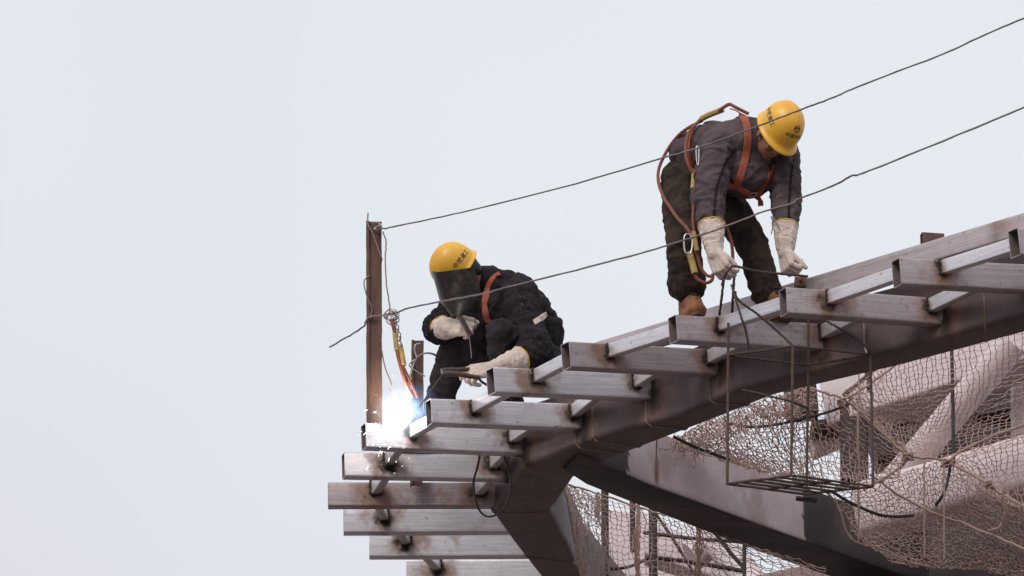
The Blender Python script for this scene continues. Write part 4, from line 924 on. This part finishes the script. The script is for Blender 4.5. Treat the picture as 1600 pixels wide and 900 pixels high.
for pts, r_, lab in (([(1005, 832), (1090, 842), (1190, 848)], .012, 'long level scaffold rail behind the lower net'), ([(1012, 785), (1050, 840), (1090, 905)], .010, 'thin dark brace crossing down right from the thickest pole'), ([(1022, 871), (1090, 880), (1160, 892)], .014, 'low scaffold rail running to the bottom joint'), ([(1108, 820), (1140, 862), (1165, 890)], .013, 'dark brace running down to the low rail end'), ([(946, 890), (985, 885), (1020, 868)], .010, 'thin dark tie between two scaffold poles'), ([(1163, 840), (1163, 905)], .013, 'small dark upright at the end of the low rail')):
    pipe_px('scaffold_rail', [at(x, y, 28.95) for x, y in pts], r_, M['dark'], lab, 'rail', 10, 6, 'scaffold rails behind the lower net')

# ------------------------------------------------------------------ safety nets
def cr2(G, u, v):
    """bicubic Catmull-Rom on a control grid, u and v in 0..1"""
    def row(P, t):
        n = len(P)-1; x = min(max(t, 0), 1)*n; i = min(int(x), n-1); f = x-i
        p0 = P[i-1] if i > 0 else 2*P[0]-P[1]; p3 = P[i+2] if i+2 <= n else 2*P[n]-P[n-1]; p1, p2 = P[i], P[i+1]
        return .5*(2*p1+(-p0+p2)*f+(2*p0-5*p1+4*p2-p3)*f*f+(-p0+3*p1-3*p2+p3)*f**3)
    return row([row(r, u) for r in G], v)
def net(mb, G, nu, nv, r=.0026, jit=.006, sag=.008, diag=False, skip=.0, seed=0):
    rg = np.random.default_rng(seed); G = [[at(*p) for p in r_] for r_ in G]; N_ = {}
    for j in range(nv+1):
        for i in range(nu+1):
            o = .5 if (diag and j % 2) else 0
            w_ = .35*noise.noise(Vector((i*.13, j*.13, seed)))/max(nu, nv)*6
            N_[i, j] = cr2(G, (i+o)/nu+w_*.5, j/nv+w_*.3)+rg.normal(0, jit, 3)*V3(1, 1, 1)
    def strand(a, b, sg):
        if rg.random() < skip: return
        m_ = (a+b)/2+V3(0, 0, -sg*rg.uniform(.3, 1.4))+rg.normal(0, jit*.5, 3); tube(mb, [a, m_, b], r, 3, caps=False)
    for j in range(nv+1):
        for i in range(nu+1):
            if i < nu: strand(N_[i, j], N_[i+1, j], sag) if not diag else None
            if j < nv:
                if diag:
                    k = i+1 if j % 2 else i; strand(N_[i, j], N_[i, j+1], sag*.5)
                    k = i+1 if j % 2 else i-1
                    if 0 <= k <= nu: strand(N_[i, j], N_[k, j+1], sag*.5)
                else: strand(N_[i, j], N_[i, j+1], sag*.2)
Yn = 26.9
nroot = empty('safety_net', at(1420, 720, Yn), 'large tan rope safety net draped under the girder at right, over pale pipes', 'net')
nm = MB()
# upper sheet between girder and ridge rope
net(nm, [[(1318, 612, 26.4), (1400, 565, 26.2), (1500, 535, 26.1), (1640, 500, 26.0)],
         [(1325, 622, 26.5), (1408, 625, 26.7), (1505, 610, 26.7), (1640, 580, 26.6)],
         [(1330, 632, 26.5), (1412, 670, 26.8), (1490, 672, 26.9), (1640, 640, 26.8)],
         [(1335, 640, 26.4), (1418, 708, 26.5), (1482, 720, 26.5), (1640, 680, 26.5)]], 40, 27, jit=.005, seed=1)
# middle sheet over the sky gap
net(nm, [[(1262, 607, 26.3), (1316, 622, 26.3), (1362, 662, 26.35), (1420, 712, 26.4)],
         [(1268, 650, 26.6), (1315, 668, 26.7), (1358, 700, 26.7), (1415, 722, 26.5)],
         [(1275, 700, 26.6), (1318, 716, 26.7), (1360, 730, 26.7), (1405, 738, 26.5)],
         [(1290, 748, 26.3), (1325, 752, 26.3), (1360, 752, 26.3), (1402, 745, 26.3)]], 19, 16, r=.0029, jit=.006, seed=2)
# lower sheet hanging from the second ridge
net(nm, [[(1290, 762, 26.2), (1400, 742, 26.3), (1480, 722, 26.4), (1560, 765, 26.3), (1650, 830, 26.2)],
         [(1318, 800, 26.3), (1410, 790, 26.4), (1480, 775, 26.6), (1560, 805, 26.4), (1650, 850, 26.3)],
         [(1340, 838, 26.3), (1420, 835, 26.5), (1490, 838, 26.7), (1570, 850, 26.6), (1650, 880, 26.4)],
         [(1400, 880, 26.4), (1450, 885, 26.6), (1520, 890, 26.8), (1580, 900, 26.7), (1660, 925, 26.5)]], 56, 36, r=.0024, seed=3)
# right-hand sheet under the rope
net(nm, [[(1482, 722, 26.45), (1530, 700, 26.6), (1580, 685, 26.6), (1650, 665, 26.5)],
         [(1505, 745, 26.5), (1545, 745, 26.8), (1590, 738, 26.8), (1650, 725, 26.6)],
         [(1540, 768, 26.4), (1570, 785, 26.6), (1605, 790, 26.6), (1650, 785, 26.5)]], 19, 12, seed=4)
# bunched left part, two layers
for sd_, dy in ((5, 0), (6, 10)):
    net(nm, [[(1045, 690, 26.5), (1110, 655, 26.3), (1180, 628, 26.2), (1262, 603, 26.2)],
             [(1075, 694+dy, 26.8), (1130, 672+dy, 26.7), (1195, 655+dy, 26.6), (1268, 640+dy, 26.5)],
             [(1110, 704+dy*.6, 26.8), (1160, 705+dy, 26.9), (1215, 700+dy, 26.8), (1272, 690+dy, 26.6)],
             [(1150, 722, 26.5), (1200, 738, 26.6), (1245, 752, 26.5), (1292, 765, 26.4)]], 30, 19, r=.0030, jit=.007, sag=.011, seed=sd_)
nm.build('mesh', M['net'], nroot)
def rope(pts, r=.0075, par=nroot, name='border_rope', m='rope'):
    mb = MB(); P = crom([at(*p) for p in pts], 6)+0; P = P+rng.normal(0, .002, P.shape); tube(mb, P, r, 7, jit=.2); return mb.build(name, M[m], par)
rope([(1262, 605, 26.25), (1290, 614, 26.25), (1318, 624, 26.25), (1345, 645, 26.3), (1385, 682, 26.35), (1420, 712, 26.38), (1450, 715, 26.38), (1480, 722, 26.38), (1525, 745, 26.3), (1560, 768, 26.25), (1600, 792, 26.2), (1650, 825, 26.15)], .0075)
rope([(1318, 624, 26.25), (1335, 616, 26.2), (1370, 592, 26.2), (1400, 570, 26.2), (1430, 555, 26.1)], .007)
rope([(1480, 722, 26.35), (1500, 706, 26.4), (1545, 684, 26.4), (1600, 664, 26.4), (1650, 655, 26.3)], .008)
rope([(1402, 690, 26.3), (1412, 700, 26.3), (1420, 712, 26.3), (1414, 722, 26.3), (1395, 738, 26.28), (1372, 752, 26.25), (1350, 765, 26.2)], .008)
rope([(1290, 765, 26.15), (1310, 792, 26.2), (1330, 842, 26.25), (1380, 858, 26.3), (1420, 878, 26.3), (1450, 885, 26.3)], .007)
rope([(1360, 742, 26.25), (1400, 770, 26.3), (1450, 798, 26.35), (1510, 820, 26.4), (1570, 845, 26.3), (1650, 880, 26.2)], .007)
rope([(1566, 770, 26.2), (1570, 800, 26.25), (1562, 822, 26.3), (1545, 830, 26.3)], .007)
for x, y, r_ in ((1315, 628, .020), (1420, 712, .028), (1480, 722, .024), (1545, 757, .018)):
    kn = MB()
    for k in range(5):
        c0 = at(x, y, 26.25)+rng.normal(0, r_*.3, 3); a0 = rng.uniform(0, 6); tube(kn, [c0+cR*r_*math.cos(a+a0)*rng.uniform(.8, 1.1)+cU*r_*.7*math.sin(a)+cF*.01*math.sin(2*a) for a in np.linspace(0, 6.4, 12)], .006, 6)
    kn.build('knot', M['rope'], nroot)
fr = MB()      # frayed twine along the girder edge
for k in range(260):
    t_ = rng.random(); x = lerp(1062, 1262, t_)+rng.normal(0, 5); y = lerp(687, 606, t_)+abs(rng.normal(0, 14)); c0 = at(x, y, 26.2+rng.normal(0, .05)); pts = [c0]
    for q in range(4): pts.append(pts[-1]+rng.normal(0, .016, 3)+V3(0, 0, -.008))
    tube(fr, pts, .0026, 3, caps=False)
fr.build('frayed_twine', M['net'], nroot)['kind'] = 'stuff'
pipe_px('black_hose', [at(1052, 682, 26.1), at(1090, 700, 26.15), (at(1140, 718, 26.2))], .009, M['cable'], 'black hose end lying on the net edge below the girder', 'hose', 10)
pipe_px('black_hose', [at(1130, 661, 26.6), at(1175, 667, 26.6), at(1225, 661, 26.5), at(1290, 645, 26.5), at(1330, 630, 26.4)], .008, M['cable'], 'black hose running across behind the cage uprights', 'hose', 10)
pipe_px('black_hose', [at(1300, 768, 26.0), at(1330, 786, 26.05), at(1370, 803, 26.1), at(1400, 807, 26.1), at(1428, 805, 26.1)], .009, M['cable'], 'thick black hose sagging over the lower net right of the cage', 'hose', 10)
pipe_px('black_hose', [at(1486, 720, 26.3), at(1482, 745, 26.3), at(1475, 770, 26.3), at(1462, 790, 26.35)], .009, M['cable'], 'black hose curling down from the net knot at right', 'hose', 10)
pipe_px('net_pole', [at(1487, 545, 26.7), at(1489, 640, 26.7), at(1490, 725, 26.6)], .011, M['dark'], 'thin dark upright rod behind the upper net', 'rod', 10)
for x, y0, y1, lab in ((1341, 560, 848, 'loose vertical tan rope end nearest the cage'), (1444, 722, 872, 'loose vertical tan rope end in the middle of the lower net'), (1475, 730, 875, 'loose vertical tan rope end below the net knot')):
    mb = MB(); P = [at(x+rng.normal(0, .6), lerp(y0, y1, k/14), 26.0) for k in range(15)]; tube(mb, P, .0058, 7, jit=.15); tag(mb.build('hanging_rope', M['rope']), lab, 'rope', 'loose rope ends hanging over the net')
# lower left net
nr2 = empty('safety_net', at(1000, 850, 27.6), 'tan rope net hanging below the girder tip in front of scaffold poles', 'net')
nm = MB()
net(nm, [[(884, 756, 27.6), (950, 780, 27.8), (1040, 806, 27.6), (1130, 838, 27.4), (1290, 888, 27.2)],
         [(892, 792, 27.5), (955, 815, 28.0), (1045, 830, 27.8), (1135, 855, 27.6), (1290, 905, 27.4)],
         [(900, 840, 27.4), (960, 860, 27.9), (1050, 868, 27.8), (1140, 885, 27.6), (1290, 925, 27.4)],
         [(912, 905, 27.3), (965, 920, 27.7), (1055, 920, 27.7), (1145, 925, 27.6), (1290, 950, 27.4)]], 38, 15, jit=.005, sag=.012, seed=11)
net(nm, [[(884, 758, 27.55), (905, 766, 27.6), (930, 776, 27.65)], [(892, 800, 27.4), (912, 805, 27.5), (940, 815, 27.6)], [(912, 905, 27.2), (935, 905, 27.4), (965, 905, 27.6)]], 9, 14, jit=.010, sag=.014, seed=12)
nm.build('mesh', M['net'], nr2)
rope([(882, 755, 27.5), (890, 790, 27.4), (898, 838, 27.3), (905, 870, 27.25), (914, 915, 27.2)], .012, nr2)
rope([(896, 880, 27.2), (906, 886, 27.2), (910, 905, 27.2)], .012, nr2)
rope([(884, 756, 27.55), (930, 770, 27.6), (990, 790, 27.6), (1040, 806, 27.5)], .006, nr2)
for x, y0, y1 in ((996, 782, 930), (934, 770, 812), (1092, 818, 930)):
    mb = MB()
    for k in range(9):
        tube(mb, crom([at(x+rng.normal(0, 3), lerp(y0, y1, q/6)+rng.normal(0, 3), 27.5) for q in range(7)], 3), .0035, 4, caps=False)
    mb.build('gathered_twine', M['net'], nr2)['kind'] = 'stuff'
# vertical tan cords against the branch beam and the girder
for pts, lab in (([(1026, 685, 25.9), (1025.5, 722, 25.95)], 'tan cord hanging against the pale branch beam'), ([(1350, 502, 24.6), (1350.5, 535, 24.6), (1354, 552, 24.5)], 'tan cord hanging in front of the girder above the cage')):
    P = crom([at(*p) for p in pts], 6); mb = MB(); tube(mb, P, .005, 6, jit=.2); tag(mb.build('cord', M['rope']), lab, 'cord')

# ------------------------------------------------------------------ welding arc
pa = at(630, 652, YP-.05)
arc = empty('welding_arc', pa, 'blinding blue-white welding arc on the tube end beside the rusty post', 'welding arc')
mb = MB(); ball(mb, pa, .018, n=12); mb.build('arc_core', M['arc'], arc)
def plume(name, c, rad, dens, col, edge):
    mb = MB(); ball(mb, c, 1.0, n=24); o = mb.build(name, None or M['arc'], arc)
    v = o.data.vertices
    for q in v: q.co = (q.co.x*rad[0], q.co.y*rad[1], q.co.z*rad[2])
    w0 = worldloc(arc); 
    o.data.transform(Matrix.Translation(Vector(c-w0)-Vector(((c-w0)[0]*rad[0], (c-w0)[1]*rad[1], (c-w0)[2]*rad[2]))))
    m = bpy.data.materials.new(name+'_glow'); m.use_nodes = True; t = m.node_tree; t.nodes.clear(); out = t.nodes.new('ShaderNodeOutputMaterial'); e = t.nodes.new('ShaderNodeEmission')
    tc_ = t.nodes.new('ShaderNodeTexCoord'); mp = t.nodes.new('ShaderNodeMapping'); mp.vector_type = 'POINT'
    cc = c-w0; mp.inputs['Scale'].default_value = [1/r for r in rad]; mp.inputs['Location'].default_value = [-cc[i]/rad[i] for i in range(3)]
    L = t.links; L.new(tc_.outputs['Object'], mp.inputs['Vector']); gr = t.nodes.new('ShaderNodeTexGradient'); gr.gradient_type = 'SPHERICAL'; L.new(mp.outputs[0], gr.inputs[0])
    pw = t.nodes.new('ShaderNodeMath'); pw.operation = 'POWER'; pw.inputs[1].default_value = edge; L.new(gr.outputs['Fac'], pw.inputs[0])
    nz_ = t.nodes.new('ShaderNodeTexNoise'); nz_.inputs['Scale'].default_value = 13; nz_.inputs['Detail'].default_value = 4; L.new(tc_.outputs['Object'], nz_.inputs['Vector'])
    mr = t.nodes.new('ShaderNodeMapRange'); mr.inputs['From Min'].default_value = .36; mr.inputs['From Max'].default_value = .62; mr.inputs['To Min'].default_value = .15; mr.inputs['To Max'].default_value = 1.3; L.new(nz_.outputs['Fac'], mr.inputs['Value'])
    mu = t.nodes.new('ShaderNodeMath'); mu.operation = 'MULTIPLY'; L.new(pw.outputs[0], mu.inputs[0]); L.new(mr.outputs[0], mu.inputs[1])
    m2 = t.nodes.new('ShaderNodeMath'); m2.operation = 'MULTIPLY'; m2.inputs[1].default_value = dens; L.new(mu.outputs[0], m2.inputs[0]); L.new(m2.outputs[0], e.inputs['Strength']); e.inputs['Color'].default_value = (*col, 1)
    L.new(e.outputs[0], out.inputs['Volume']); o.data.materials.clear(); o.data.materials.append(m); return o
plume('plume', pa+cU*.02-cR*.01, (.19, .15, .18), 19, (.72, .88, 1), 2.0)
plume('hot_core', pa+cU*.01, (.07, .06, .055), 60, (.9, .96, 1), 1.2)
plume('blue_fume', pa+cR*.07+cU*.06, (.15, .12, .15), 8, (.26, .50, 1), 1.4)
lt = bpy.data.objects.new('arc_light', bpy.data.lights.new('arc_light', 'POINT')); COL.objects.link(lt); lt.parent = arc; lt.location = (-.035, -.045, .13); lt.data.energy = 3.4; lt.data.shadow_soft_size = .03; lt.data.color = (1, .90, .78)
sp_ = MB()
for k in range(55):
    a = rng.uniform(0, 6.28); d_ = abs(rng.normal(0, 1)); x = 605+rng.normal(0, 28); y = 690+rng.normal(0, 26)
    if k % 5 == 0: x = 606+rng.normal(0, 24); y = 660+rng.normal(0, 40)
    if k % 4 == 0: x = 592+rng.normal(0, 8); y = 690+rng.normal(0, 16)
    c0 = at(x, y, YP-.09+rng.normal(0, .05)); l = rng.uniform(.004, .022) if rng.random() < .4 else .001; dv = nrm(c0-pa+V3(0, 0, -.1)); r_ = rng.uniform(.0008, .0017)
    tube(sp_, [c0, c0+dv*(l+.002)], r_, 5, m=int(rng.random() < .5))
tag(sp_.build('welding_sparks', [M['spark'], M['sparkw']]), 'spray of tiny glowing sparks falling from the arc over the tube ends', 'sparks', kind='stuff')
